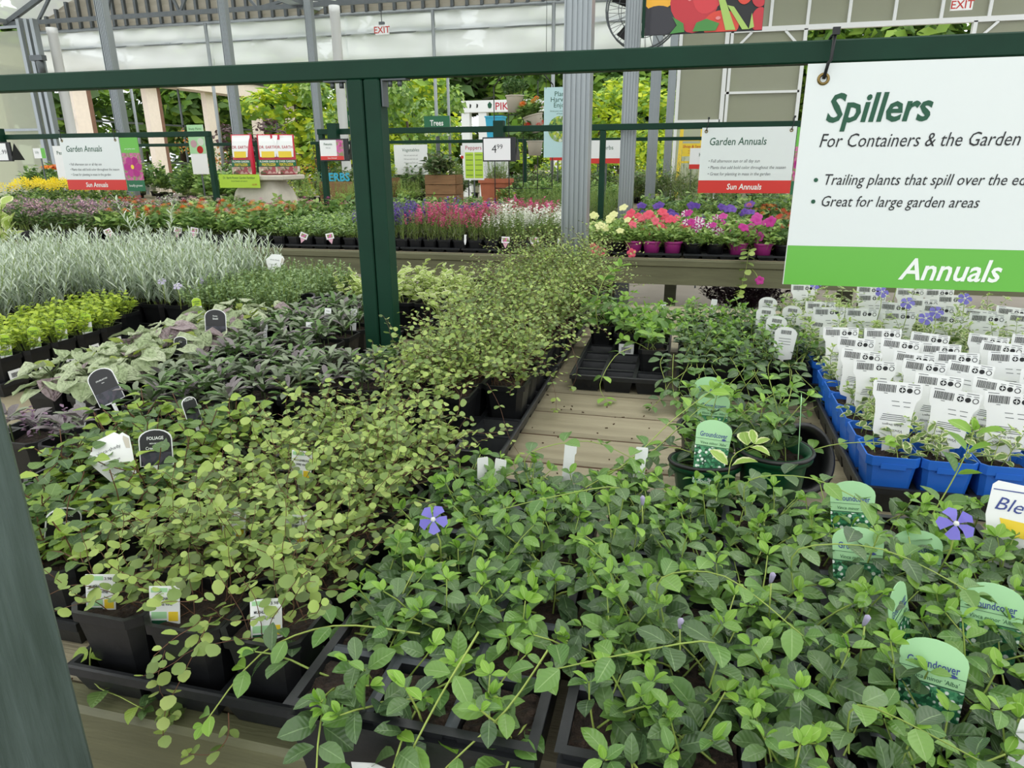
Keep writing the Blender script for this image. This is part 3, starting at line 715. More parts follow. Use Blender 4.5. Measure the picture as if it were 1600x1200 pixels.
MB().use('dark_steel', True).tube([(.02, 0, .66), (.02, .0, 2.8)], .003, 5).obj('cord', t); MB().use('dark_steel', True).tube([(.38, 0, .66), (.38, .0, 2.8)], .003, 5).obj('cord', t)
# pepper poster
t = thing('vegetable_poster', 'hanging poster with red pepper, tomatoes and greens on black', 'poster', (-.35, 5., 2.085))
MB().use('tag_black').box(0, .72, 0, .006, 0, .5).obj('panel', t)
MB().use('green_paint').box(-.02, -.001, -.004, .01, -.01, .5).obj('edge_strip', t)
for m, c in dict(pr_yel='f0b024', pr_red='c4202c', pr_red2='d63038', pr_tom='dc3c22', pr_grn='3f8a34', pr_lg='a8c860', pr_eg='23222a', pr_hl='e88a8a').items(): mat(m, c, .35, coat=.3)
def blob(cx, cz, rx, rz_, n=24, f=lambda a: 1): return [(min(.718, max(.002, cx + rx * f(2 * PI * i / n) * math.cos(2 * PI * i / n))), max(.002, cz + rz_ * f(2 * PI * i / n) * math.sin(2 * PI * i / n))) for i in range(n)]
lay = [('pr_yel', blob(.09, .26, .12, .12, f=lambda a: 1 + .08 * math.cos(3 * a))), ('pr_eg', blob(.08, .08, .12, .09)), ('pr_red', blob(.3, .18, .14, .17, f=lambda a: 1 + .06 * math.cos(4 * a))),
       ('pr_red2', blob(.38, .24, .1, .13, f=lambda a: 1 + .05 * math.cos(3 * a))), ('pr_tom', blob(.47, .04, .11, .085)), ('pr_tom', blob(.6, .22, .05, .07)), ('pr_red', blob(.69, .2, .05, .07)), ('pr_red', blob(.7, .06, .05, .07)),
       ('pr_grn', [(.42, .3), (.46, .2), (.55, .18), (.6, .2), (.56, .26), (.58, .32)]), ('pr_lg', [(.41, .3), (.46, .24), (.56, .01), (.50, .01), (.44, .2)]), ('pr_lg', [(.5, .15), (.54, .14), (.64, .01), (.6, .01)]),
       ('pr_lg', [(.65, .1), (.67, .02), (.64, .01)]), ('pr_grn', [(.16, .0), (.2, .05), (.17, .1), (.24, .06), (.25, .01)]), ('pr_grn', [(.3, .01), (.32, .06), (.38, .08), (.46, .05), (.44, .01)])]
lay[4:4] = [('pr_hl', blob(.27, .22, .018, .035)), ('pr_hl', blob(.4, .28, .015, .03))]; lay += [('pr_hl', blob(.61, .25, .008, .015)), ('pr_hl', blob(.45, .08, .015, .01))]
for i, (m, pts) in enumerate(lay): MB().use(m).poly([(x, max(.003, z)) for x, z in pts], -.0008 * (i + 1)).obj('print_shape', t)
for x in (.03, .69): MB().use('dark_steel', True).tube([(x, .003, .5), (x, .003, 2.2)], .003, 5).obj('cord', t)
# fan
t = thing('circulation_fan', 'round hanging fan with wire guard and dark blades beside the poster', 'fan', (-.485, 6.6, 2.53))
def ring(b, r, y, rr, n=32): b.tube([(r * math.cos(2 * PI * i / n), y, r * math.sin(2 * PI * i / n)) for i in range(n + 1)], rr, 5)
b = MB().use('dark_steel', True)
for r, y, rr in ((.31, .0, .007), (.31, .12, .007), (.2, -.05, .003), (.1, -.07, .003), (.2, .17, .003)): ring(b, r, y, rr)
for i in range(30):
    a = 2 * PI * i / 30; c, s_ = math.cos(a), math.sin(a)
    b.tube([(.04 * c, -.075, .04 * s_), (.2 * c, -.055, .2 * s_), (.31 * c, 0, .31 * s_), (.31 * c, .12, .31 * s_), (.2 * c, .165, .2 * s_), (.05 * c, .18, .05 * s_)], .0022, 4)
b.obj('guard', t)
for i in range(4):
    a = i * PI / 2 + .5; b = MB().use('tag_black')
    M = Matrix.Rotation(a, 4, 'Y') @ Matrix.Translation((0, .06, 0)); b.add([(.03, -.01, -.04), (.27, -.035, -.1), (.28, .03, .06), (.03, .02, .03)], [(0, 1, 2, 3)], M); b.add([(.03, -.006, -.04), (.27, -.031, -.1), (.28, .034, .06), (.03, .024, .03)], [(3, 2, 1, 0)], M); b.obj('blade', t)
MB().use('dark_steel', True).lathe([(.0, -.08), (.06, -.08), (.07, 0), (.07, .2), (.0, .21)], 14, Matrix.Rotation(R(-90), 4, 'X')).obj('motor', t)
MB().use('dark_steel', True).tube([(0, .12, .3), (0, .12, 1.8)], .015, 6).obj('hanger', t)

# ================================================================== pots, trays, tags
def square_pot_mesh(w, h, m='black_plastic', wb=.72, rim=.012, soil=True):
    """tapered square pot with a folded rim and rounded corners, hollow to the soil line"""
    def rg_(a, z, c=.14): h_ = a / 2; k = a * c; return [(-h_, -h_ + k, z), (-h_ + k, -h_, z), (h_ - k, -h_, z), (h_, -h_ + k, z), (h_, h_ - k, z), (h_ - k, h_, z), (-h_ + k, h_, z), (-h_, h_ - k, z)]
    b = MB().use(m); b.loft([rg_(w * wb, 0), rg_(w * .93, h - rim), rg_(w, h - rim), rg_(w, h), rg_(w * .9, h), rg_(w * .85, h - .02)], True, False)
    return b.mesh('pot')
def soil_square(w, h): 
    b = MB().use('soil'); n = 6; rg = random.Random(int(w * 1000)); vs = []; fs = []
    for j in range(n + 1):
        for i in range(n + 1): vs.append(((i / n - .5) * w, (j / n - .5) * w, h + rg.uniform(-.004, .004)))
    for j in range(n):
        for i in range(n): a = j * (n + 1) + i; fs.append((a, a + 1, a + n + 2, a + n + 1))
    return b.add(vs, fs).mesh('soil')
def tray_mesh(w, d, h, nx, ny, m='tray_plastic', rim=.016, cellfloor=.012, deep=.6, shuttle=True):
    """carrying tray: flanged rim, sloping sides, cross ribs between the cells"""
    b = MB().use(m); e = .012
    o = [(-w / 2, -d / 2), (w / 2, -d / 2), (w / 2, d / 2), (-w / 2, d / 2)]
    def rr(k, z): return [(x - math.copysign(k, x), y - math.copysign(k, y), z) for x, y in o]
    b.loft([rr(.004, h - .012), rr(0, h - .012), rr(0, h - .001), rr(.003, h), rr(e * .6, h), rr(e, h - .006), rr(e, h - .010)], False, False)
    for i in range(1, nx): x = -w / 2 + w * i / nx; b.box(x - .005, x + .005, -d / 2 + e, d / 2 - e, h - .012, h - .006)
    for j in range(1, ny): y = -d / 2 + d * j / ny; b.box(-w / 2 + e, w / 2 - e, y - .005, y + .005, h - .0118, h - .0062)
    cw, cd = w / nx, d / ny
    for i in range(nx):
        for j in range(ny):
            x = -w / 2 + cw * (i + .5); y = -d / 2 + cd * (j + .5)
            q = lambda k, z: [(x + sx_ * cw / 2 * k, y + sy * cd / 2 * k, z) for sx_, sy in ((-1, -1), (1, -1), (1, 1), (-1, 1))]
            b.loft([q(.93, h - .008), q(.74, .0), q(.70, .003), q(.90, h - .008)], False, False); b.add(q(.71, .002), [(0, 1, 2, 3)])
    return b.mesh('tray')
def plug_tray(w, d, h, nx, ny):
    """cell tray: grey flat rims between square cells filled with soil (cells hollow)"""
    b = MB().use('grey_rim'); g = .012; cw, cd = w / nx, d / ny
    vs = []; 
    for j in range(ny):
        for i in range(nx):
            x0, x1 = -w / 2 + i * cw, -w / 2 + (i + 1) * cw; y0, y1 = -d / 2 + j * cd, -d / 2 + (j + 1) * cd
            b.use('grey_rim')
            O = [(x0, y0, h), (x1, y0, h), (x1, y1, h), (x0, y1, h)]; I = [(x0 + g / 2, y0 + g / 2, h - .002), (x1 - g / 2, y0 + g / 2, h - .002), (x1 - g / 2, y1 - g / 2, h - .002), (x0 + g / 2, y1 - g / 2, h - .002)]
            b.add(O + I, [(k, (k + 1) % 4, 4 + (k + 1) % 4, 4 + k) for k in range(4)])
            b.use('tray_plastic'); q = .012
            D = [(x0 + g / 2 + q, y0 + g / 2 + q, .004), (x1 - g / 2 - q, y0 + g / 2 + q, .004), (x1 - g / 2 - q, y1 - g / 2 - q, .004), (x0 + g / 2 + q, y1 - g / 2 - q, .004)]
            b.add(I + D, [(k, 4 + k, 4 + (k + 1) % 4, (k + 1) % 4) for k in range(4)] + [(4, 5, 6, 7)])
    b.use('tray_plastic'); e = .01
    o = [(-w / 2, -d / 2), (w / 2, -d / 2), (w / 2, d / 2), (-w / 2, d / 2)]
    def rr(k, z): return [(x - math.copysign(k, x), y - math.copysign(k, y), z) for x, y in o]
    b.loft([rr(0, h), rr(-e, h), rr(-e, h - .014), rr(-.002, h - .014), rr(-.002, h - .02), rr(.012, .0)], False, False)
    return b.mesh('tray')
def round_pot(m, r, h, rim=.006):
    return MB().use(m, True).lathe([(r * .76, 0), (r * .96, h - .016), (r * .97, h - .014), (r + rim, h - .013), (r + rim, h), (r * .97, h), (r * .92, h - .022)], 28, cap0=True)
TAGM = {}
def tag(name, label, loc, rot, build, group=None):
    """plant label stuck in the soil; local x-z plane, facing -y"""
    t = thing(name, label, 'plant tag', loc, 0, group); t.rotation_euler = (rot[0], rot[1], rot[2] + .85 * math.atan2(-loc[0], loc[1])); build(t); return t
def arch_outline(w, h, r=1., n=10, z0=0.):
    return [(-w / 2 * .82, z0), (w / 2 * .82, z0)] + [(w / 2 * math.cos(PI * i / n), h - w * .32 * r + w * .32 * r * math.sin(PI * i / n)) for i in range(n + 1)]
def shared(key, fn):
    if key not in TAGM: TAGM[key] = fn()
    return TAGM[key]
def b_ground(t):
    t.scale = (.82, 1, .82)
    w, h = .068, .125
    me = shared('gc_body', lambda: MB().use('tag_green').poly([(-.006, -.05), (.006, -.05), (.014, -.006), (.027, .0)] + arch_outline(w, h)[2:] + [(-.027, 0), (-.014, -.006)], 0, .001).mesh('body')); ob('body', me, t)
    me = shared('gc_pic', lambda: MB().use('pic_vinca').poly([(-.0265, .004), (.0265, .004), (.0325, .072), (-.0325, .072)], -.0004).mesh('picture')); ob('picture', me, t)
    me = shared('gc_line', lambda: MB().use('ink_green').box(-.0325, .0325, -.0006, -.0001, .0725, .0738).box(-.0328, .0328, -.0006, -.0001, .0868, .0872).mesh('line')); ob('line', me, t)
    text(t, 'Groundcover', .0135, 'ink_blue', 0, .0915, -.0006, .01, sx=.70); text(t, "Vinca minor 'Alba'", .0075, 'ink_green', .002, .077, -.0006, shear=.1, sx=.9)
    me = shared('gc_fl', lambda: MB().use('ink_blue').poly([(.02 + .004 * math.cos(2 * PI * i / 10) * (1 + .3 * math.cos(2 * PI * i / 2)), .0885 + .0022 * math.sin(2 * PI * i / 10)) for i in range(10)], -.0007).mesh('flower_mark')); ob('flower_mark', me, t)
    text(t, 'oooo', .012, 'ink_white', 0, .001, -.0008)
def b_care(t):
    """white care tag, barcode and symbols at the top, fine print upside down"""
    def body(): return MB().use('card_white').poly([(-.009, -.035), (.009, -.035), (.012, 0), (.025, .003), (.029, .012), (.0295, .045), (.032, .068), (.038, .078), (.039, .1), (.038, .1035), (-.038, .1035), (-.039, .1), (-.038, .078), (-.032, .068), (-.0295, .045), (-.029, .012), (-.025, .003), (-.012, 0)], 0, .0008).mesh('body')
    ob('body', shared('care_body', body), t)
    def prt():
        rg = random.Random(2); b = MB().use('ink'); x = -.032
        while x < -.003: w = rg.uniform(.0004, .0014); b.box(x, x + w, -.0004, -.0001, .084, .0975); x += w + rg.uniform(.0004, .0012)
        for cx, rr, hole in ((.008, .0052, 0), (.0195, .0045, 0), (.031, .0048, .0035)):
            n = 14; o = [(cx + rr * math.cos(2 * PI * i / n), -.0004, .0898 + rr * math.sin(2 * PI * i / n)) for i in range(n)]
            if hole: b.add(o + [(cx + hole * math.cos(2 * PI * i / n), -.0004, .0898 + hole * math.sin(2 * PI * i / n)) for i in range(n)], [(i, (i + 1) % n, n + (i + 1) % n, n + i) for i in range(n)])
            else: b.add(o, [tuple(range(n))[::-1]])
        b.use('card_white').box(.0072, .0088, -.0006, -.0003, .086, .0936).box(.0045, .0115, -.0006, -.0003, .089, .0905)
        b.use('ink_grey')
        for (x0, x1, z) in ((-.034, -.018, .1005), (.016, .034, .1005), (.004, .012, .0965), (.016, .023, .0965), (.027, .035, .0965), (-.02, -.014, .081), (-.006, .006, .068), (.012, .024, .068), (-.004, .008, .06), (.014, .024, .06)): b.box(x0, x1, -.0004, -.0001, z, z + .0011)
        for k in range(4): b.box(-.02 + .001 * k, .021 - .002 * k, -.0004, -.0001, .033 + k * .0034, .0341 + k * .0034)
        return b.mesh('care_print')
    ob('care_print', shared('care_print', prt), t)
    text(t, 'Vinca minor', .0075, 'ink', 0, .020, -.0006, shear=.1, flip=False).rotation_euler = (R(90), 0, 0)
    for o in t.children:
        if o.name.startswith('lettering'): o.rotation_euler = (R(90), R(180), 0); o.location.z = .0175
    q = text(t, 'Ralph Shugert', .0055, 'ink', 0, .0275, -.0006); q.rotation_euler = (R(90), R(180), 0)
def b_round_care(t):
    def body(): return MB().use('card_white').poly([(-.003, -.05), (.003, -.05), (.004, .0), (.022, .004)] + arch_outline(.054, .085)[2:] + [(-.022, .004), (-.004, 0)], 0, .0008).mesh('body')
    ob('body', shared('rc_body', body), t)
    def prt():
        rg = random.Random(4); b = MB().use('ink'); x = -.012
        while x < .012: w = rg.uniform(.0005, .0014); b.box(x, x + w, -.0004, -.0001, .066, .076); x += w + rg.uniform(.0005, .0012)
        b.use('ink_grey')
        for k in range(3): b.box(-.015, .014, -.0004, -.0001, .04 + k * .007, .0412 + k * .007)
        return b.mesh('barcode')
    ob('barcode', shared('rc_print', prt), t)
def b_wire(t):
    ob('body', shared('wv_body', lambda: MB().use('card_white').poly([(-.002, -.04), (.002, -.04), (.004, -.004), (.0165, 0), (.0165, .044), (-.0165, .044), (-.0165, 0), (-.004, -.004)], 0, .0007).mesh('body')), t)
    def prt():
        b = MB().use('tag_green').box(-.0145, .0035, -.0004, -.0001, .037, .042).box(-.0145, .002, -.0004, -.0001, .006, .014)
        b.use('tag_yellow').box(.004, .0145, -.0004, -.0001, .003, .014); b.use('ink_green').box(-.0145, .002, -.0004, -.0001, -.001, .004); return b.mesh('print')
    ob('print', shared('wv_print', prt), t)
    text(t, 'MUEHLENBECKIA', .0045, 'ink', 0, .028, -.0006, .02, sx=.72); text(t, 'WIRE VINE', .0045, 'ink', 0, .0215, -.0006, .02, sx=.8); text(t, '3.98', .005, 'ink', .009, .0375, -.0006, .01)
def b_stake(t): ob('blade', shared('stake', lambda: MB().use('card_white').poly([(-.003, -.06), (.003, -.06), (.0085, -.03), (.0085, .003), (.0075, .006), (.0075, .03), (.0095, .033), (.0095, .045), (.0085, .0475), (-.0085, .0475), (-.0095, .045), (-.0095, .033), (-.0095, -.03)], 0, .0009).mesh('blade')), t)
def b_black(words, pic='pic_dark', w=.042, h=.055):
    def f(t):
        ob('border', shared(('bb', w, h), lambda: MB().use('card_white').poly([(-.003, -.05), (.003, -.05), (.004, -.002), (w / 2, 0)] + [(x, z) for x, z in arch_outline(w, h)[2:]] + [(-w / 2, 0), (-.004, -.002)], .0001, .0008).mesh('border')), t)
        ob('face', shared(('bf', w, h), lambda: MB().use('tag_black').poly([(w / 2 - .0016, .001)] + [(x * .93, z - .0015) for x, z in arch_outline(w, h)[2:]] + [(-w / 2 + .0016, .001)], -.0002).mesh('face')), t)
        ob('picture', shared(('bp', w, h, pic), lambda: MB().use(pic).poly([(-w / 2 + .002, .0015), (w / 2 - .002, .0015), (w / 2 - .002, h * .36), (-w / 2 + .002, h * .36)], -.0006).mesh('picture')), t)
        for k, (s, sz, z) in enumerate(words): text(t, s, sz, 'ink_white', 0, z, -.0008, .01, sx=.85)
    return f
def b_lime(t):
    ob('body', shared('gg_body', lambda: MB().use('card_white').poly([(-.005, -.04), (.005, -.04), (.0135, 0), (.0145, .05), (.006, .058), (-.006, .058), (-.0145, .05), (-.0135, 0)], 0, .0008).mesh('body')), t)
    ob('band', shared('gg_band', lambda: MB().use('tag_lime').poly([(-.0142, .03), (.0142, .03), (.0143, .0498), (.006, .0575), (-.006, .0575), (-.0143, .0498)], -.0003).mesh('band')), t)
    ob('picture', shared('gg_pic', lambda: MB().use('pic_lime').poly([(-.0132, .001), (.0132, .001), (.0138, .015), (-.0138, .015)], -.0003).mesh('picture')), t)
    text(t, 'GARDEN', .0066, 'ink_green', 0, .043, -.0006, .02, sx=.85); text(t, 'GEEKS', .0066, 'ink_green', 0, .036, -.0006, .02, sx=.85); text(t, 'Golden', .0045, 'ink', 0, .021, -.0006)
def b_torn(t):
    t.scale = (1.3, 1, 1.3)
    ob('body', shared('torn', lambda: MB().use('card_white').poly([(-.012, -.03), (.016, -.03), (.024, .002), (.027, .016), (.022, .024), (.018, .023), (.014, .028), (-.01, .026), (-.016, .018), (-.026, .008), (-.022, -.004)], 0, .0012).mesh('body')), t)
    text(t, 'vinca-shady', .006, 'ink_grey', .0, .008, -.0006); text(t, 'creeping plant', .004, 'ink_grey', -.004, -.006, -.0006)
    ob('torn_edge', shared('torn2', lambda: MB().use('stone').poly([(.018, .004), (.022, .002), (.0255, .014), (.021, .02), (.019, .016)], -.0004).mesh('torn_edge')), t)
# ================================================================== plant generators
def gen_vinca(rg, n=5, h=.09, L=.038, z0=0., r0=.02, trail=0, tdir=None, keys=('vd', 'vm', 'vl'), step=.02, lean=(.15, 1.0), rad=.0013, bias=None):
    P = Plant()
    for s in range(n + trail):
        tr = s >= n
        az = rg.uniform(0, 2 * PI) if not (tr and tdir is not None) else tdir + rg.uniform(-.5, .5)
        ln = rg.uniform(*lean) if not tr else rg.uniform(.7, 1.2)
        length = h * rg.uniform(.75, 1.35) if not tr else rg.uniform(.16, .3)
        p = Vector((rg.uniform(-r0, r0), rg.uniform(-r0, r0), z0)); d = Vector((math.cos(az) * math.sin(ln), math.sin(az) * math.sin(ln), math.cos(ln)))
        if bias: d = (d + Vector(bias)).normalized()
        k = max(3, int(length / step)); pts = [p.copy()]; tw = rg.uniform(0, PI)
        for i in range(k):
            f = (i + 1) / k
            d = d + Vector((rg.uniform(-.12, .12), rg.uniform(-.12, .12), (-.10 if not tr else -.26) + rg.uniform(-.1, .1))); d.normalize()
            p = p + d * step * rg.uniform(.8, 1.2)
            if p.z < z0 - .06: p.z = z0 - .06
            pts.append(p.copy())
            if i < 1 and not tr and rg.random() < .5: continue
            tw += PI / 2 + rg.uniform(-.4, .4)
            side = d.cross(Vector((0, 0, 1)));  side = side.normalized() if side.length > .05 else Vector((1, 0, 0))
            oth = side.cross(d)
            q = side * math.cos(tw) + oth * math.sin(tw)
            key = keys[0] if f < .8 else keys[1]
            if rg.random() < .22: key = keys[1]
            elif f > .8 and rg.random() < .25: key = keys[2]
            sz = L * (.75 + .4 * f if f < .6 else 1.25 - .75 * f) * rg.uniform(.85, 1.2)
            for sg in (-1, 1):
                dv = q * sg + d * .35; dv.z = dv.z * .45 + rg.uniform(-.1, .5); dv.normalize()
                P.leaf(key + str(rg.randrange(3)), p, dv, rup(rg, .45), sz, rg.uniform(.85, 1.1))
        for j in range(rg.choice((2, 2, 3))):
            a = rg.uniform(0, 2 * PI); dv = d * .7 + Vector((math.cos(a), math.sin(a), .25)) * .7
            P.leaf(keys[2] + str(rg.randrange(3)), p, dv, rup(rg, .4), L * rg.uniform(.3, .52), rg.uniform(.8, 1))
        P.stem(pts, rad, 'stem_light' if tr or rg.random() < .4 else 'stem_green', rad * .6)
    return P
def gen_wire(rg, n=9, h=.12, L=.0145, z0=0., r0=.03, over=None, step=.011, rad=.0006, light=.3):
    P = Plant()
    for s in range(n):
        az = rg.uniform(0, 2 * PI); ln = rg.uniform(.1, 1.05); length = h * rg.uniform(.7, 1.7)
        p = Vector((rg.uniform(-r0, r0), rg.uniform(-r0, r0), z0)); d = Vector((math.cos(az) * math.sin(ln), math.sin(az) * math.sin(ln), math.cos(ln)))
        if over is not None and s == 0: d = Vector((over[0], over[1], .5)).normalized(); length = .26
        k = int(length / step); pts = [p.copy()]; sg = 1
        for i in range(k):
            d = d + Vector((rg.uniform(-.28, .28), rg.uniform(-.28, .28), rg.uniform(-.26, .18) - (.12 if (over is not None and s == 0) else 0))); d.normalize()
            p = p + d * step; p.z = max(p.z, z0 - .09 if over is not None else z0 + .0); pts.append(p.copy()); sg = -sg
            if i < 2: continue
            side = d.cross(Vector((0, 0, 1))); side = side.normalized() if side.length > .05 else Vector((1, 0, 0))
            dv = side * sg + d * .3 + Vector((rg.uniform(-.5, .5), rg.uniform(-.5, .5), rg.uniform(-.2, .5)))
            f = (i + 1) / k; u = rg.random()
            key = 'wl' if u < light * (.5 + f) else ('wd' if u > .84 else 'wa')
            P.leaf(key + str(rg.randrange(2)), p, dv, rup(rg, .9), L * rg.uniform(.7, 1.15) * (1 if f < .8 else .75), rg.uniform(.9, 1.15))
        P.stem(pts, rad, 'stem_red', rad * .7)
    return P
def gen_rosette(rg, n=3, leaves=7, L=.045, z0=0., r0=.03, el=(.35, 1.05), keys=('aj', 'ap', 'ag')):
    P = Plant()
    for s in range(n):
        c = Vector((rg.uniform(-r0, r0), rg.uniform(-r0, r0), z0 + rg.uniform(.01, .04))); az = rg.uniform(0, 6)
        P.stem([(c.x, c.y, z0 - .005), tuple(c)], .002, 'stem_dark')
        for i in range(leaves):
            az += 2.4 + rg.uniform(-.2, .2); d = rdir(rg, *el, az=az); u = rg.random(); key = keys[0] if u < .5 else keys[1] if u < .66 else keys[2]
            P.leaf(key + str(rg.randrange(2)), c + d * .004 + Vector((0, 0, i * .003)), d, Vector((0, 0, 1)), L * rg.uniform(.7, 1.15) * (1 - .3 * i / leaves), 1.)
    return P
def gen_crinkle(rg, n=9, L=.06, z0=0., h=.06):
    P = Plant()
    for s in range(n):
        az = s * 2.4 + rg.uniform(-.3, .3); r = rg.uniform(.012, .055); p = Vector((math.cos(az) * r, math.sin(az) * r, z0 + h * rg.uniform(.6, 1.15) - r * .4))
        P.stem([(0, 0, z0 - .004), (p.x * .4, p.y * .4, p.z * .7 + z0 * .3), tuple(p)], .0016, 'stem_dark')
        d = rdir(rg, -.35, .3, az=az + rg.uniform(-.5, .5)); u = rg.random()
        P.leaf(('cp' if u < .14 else 'cr') + str(rg.randrange(3)), p, d, rup(rg, .4), L * rg.uniform(.75, 1.15))
    for s in range(3):
        d = rdir(rg, .0, .7); P.leaf('cl0', (rg.uniform(-.03, .03), rg.uniform(-.03, .03), z0 + h * .8), d, rup(rg), L * .55)
    return P
def gen_fig(rg, n=8, h=.09, L=.027, z0=0., keys=('fg', 'fd'), mix_=.45, step=.016):
    P = Plant()
    for s in range(n):
        az = rg.uniform(0, 2 * PI); ln = rg.uniform(.2, 1.3); length = h * rg.uniform(.7, 1.4)
        p = Vector((rg.uniform(-.03, .03), rg.uniform(-.03, .03), z0)); d = Vector((math.cos(az) * math.sin(ln), math.sin(az) * math.sin(ln), math.cos(ln))); k = int(length / step); pts = [p.copy()]; sg = 1
        for i in range(k):
            d = d + Vector((rg.uniform(-.25, .25), rg.uniform(-.25, .25), rg.uniform(-.3, .12))); d.normalize(); p = p + d * step; p.z = max(p.z, z0 - .01); pts.append(p.copy()); sg = -sg
            side = d.cross(Vector((0, 0, 1))); side = side.normalized() if side.length > .05 else Vector((1, 0, 0))
            dv = side * sg + d * .4; dv.z += rg.uniform(-.2, .3)
            P.leaf(keys[0 if rg.random() < mix_ else 1] + str(rg.randrange(2)), p, dv, rup(rg, .6), L * rg.uniform(.7, 1.25))
        P.stem(pts, .001, 'stem_red')
    return P
def gen_mound(rg, n=40, h=.08, r=.055, L=.012, z0=0., keys=('lime', 'limed'), per=5, stem='stem_green', upright=.5):
    """mound of short twigs with small leaves"""
    P = Plant()
    for s in range(n):
        a = rg.uniform(0, 2 * PI); q = r * math.sqrt(rg.random()); top = Vector((math.cos(a) * q * 1.15, math.sin(a) * q * 1.15, z0 + h * rg.uniform(.55, 1.1) * (1 - .35 * (q / r) ** 2)))
        base = Vector((top.x * .45, top.y * .45, z0)); P.stem([tuple(base), tuple(top)], .0009, stem)
        for i in range(per):
            f = 1 - i / per * .65; p = base.lerp(top, f); d = rdir(rg, -.1, .9); P.leaf(keys[rg.randrange(len(keys))], p, d, rup(rg, .7), L * rg.uniform(.7, 1.25))
    return P
def gen_spikes(rg, n=14, h=.2, r=.05, L=.035, z0=0., keys=('slv', 'slvd'), step=.008, stem='stem_green', tuft=True, el=(.5, 1.15)):
    """upright shoots clad in narrow leaves"""
    P = Plant()
    for s in range(n):
        a = rg.uniform(0, 2 * PI); ln = rg.uniform(.0, .4); hh = h * rg.uniform(.6, 1.15); b = Vector((math.cos(a), math.sin(a), 0)) * r * rg.random()
        top = b + Vector((math.cos(a) * math.sin(ln), math.sin(a) * math.sin(ln), math.cos(ln))) * hh + Vector((0, 0, z0)); b.z = z0
        P.stem([tuple(b), tuple(b.lerp(top, .5)), tuple(top)], .0012, stem)
        k = int(hh / step); az = rg.uniform(0, 6)
        for i in range(2, k + 1):
            az += 2.4; f = i / k; d = rdir(rg, *el, az=az); P.leaf(keys[0 if f > .4 or rg.random() < .4 else 1], b.lerp(top, f), d, Vector((0, 0, 1)), L * (1.1 - .55 * f) * rg.uniform(.8, 1.2))
    return P

ORD = ('first', 'second', 'third', 'fourth', 'fifth', 'sixth', 'seventh')
def which(i, j, nx, side, rev=False): return '%s row from the bench front%s' % (ORD[j], '' if nx == 1 else ', %s from the %s' % (ORD[nx - 1 - i if rev else i], side))
# ================================================================== front vinca trays (cell trays)
Z = .7505
ptray = plug_tray(.25, .525, .10, 3, 6); plugsoil = soil_square(.066, .086)
spec = ((-.222, .73, 'black cell tray of vinca hanging over the bench edge beside the wire vine pots', 'wire vine side tray'),
        (.043, .735, 'black cell tray of vinca between the two other vinca cell trays', 'middle tray'),
        (.308, .74, 'black cell tray of vinca carrying the groundcover tags', 'tagged tray'),
        (.573, .735, 'black cell tray of vinca standing past the groundcover tags', 'outermost tray'))
for k, (cx, cy, lab, w) in enumerate(spec):
    ob('cell_tray', ptray, None, (cx, cy, Z), label=lab, cat='tray', group='front vinca cell trays')
    for i in range(3):
        for j in range(6):
            rg = random.Random(1000 + k * 100 + i * 10 + j)
            x = cx + (i - 1) * .0833; y = cy + (j - 2.5) * .0875
            t = thing('vinca_plant', 'vinca, ' + which(i, j, 3, 'wire vine') + ', ' + w, 'plant', (x, y, Z + .004), group='front vinca, ' + w)
            ob('soil', plugsoil, t)
            front = j == 0
            n = 5 if (front and k == 0) else 10
            if k == 0 and i == 2 and j <= 1: n = 4
            tr = 1 if (front or (k == 0 and i == 0 and rg.random() < .6) or rg.random() < .28) else 0
            td = -PI / 2 if front else (PI if (k == 0 and i == 0) else None)
            P = gen_vinca(rg, n, .048 if j >= 4 else .075 if not front else .06, .038, .085, .03, tr, td, lean=(.15, 1.2))
            P.parts(t, True)
def bloom(name, label, key, p, size, n, stemto, group=None):
    t = thing(name, label, 'flower', p, group=group)
    P = Plant(); P.leaf(key, (0, 0, 0), Vector(n).orthogonal(), n, size); P.leaf('vl0', (0, 0, -.012), (0, 0, 1), (1, 0, 0), .014)
    o = ob('petals', LEAF[key]['me'], t); o.matrix_basis = P.lv[0][1]
    MB().use('stem_light', True).tube([(0, 0, -.004), tuple(Vector(stemto) * .5 + Vector((.004, 0, 0))), tuple(stemto)], .0011, 4).obj('stem', t)
    q = MB().use('m_fl_white', True).lathe([(.0, .0015), (.0028, .001), (.0034, -.002)], 5, M=frame((0, 0, 0), Vector(n).orthogonal(), n, 1.)); q.obj('eye', t)
bloom('vinca_flower', 'open violet vinca flower over the tray next to wire vine', 'fl_pin_violet', (-.262, .668, .952), .034, (.1, -.75, .6), (.0, .02, -.07))
bloom('vinca_flower', 'open violet vinca flower beside the small white edging tag', 'fl_pin_violet', (.312, .775, .962), .038, (-.1, -.7, .7), (.0, .02, -.08))
for x, y, z in ((.11, .66, .935), (.02, .57, .93), (-.03, .79, .94), (.19, .615, .93)):
    t = thing('vinca_bud', 'half closed lilac vinca bud among the front leaves', 'flower', (x, y, z), group='closed vinca buds')
    MB().use('m_fl_lilac', True).lathe([(.001, .012), (.0032, .008), (.0022, -.004), (.0012, -.01)], 6, Matrix.Rotation(.5, 4, 'X'), True, True).obj('petals', t)
    MB().use('stem_light', True).tube([(0, 0, -.006), (.003, .006, -.05)], .001, 4).obj('stem', t)
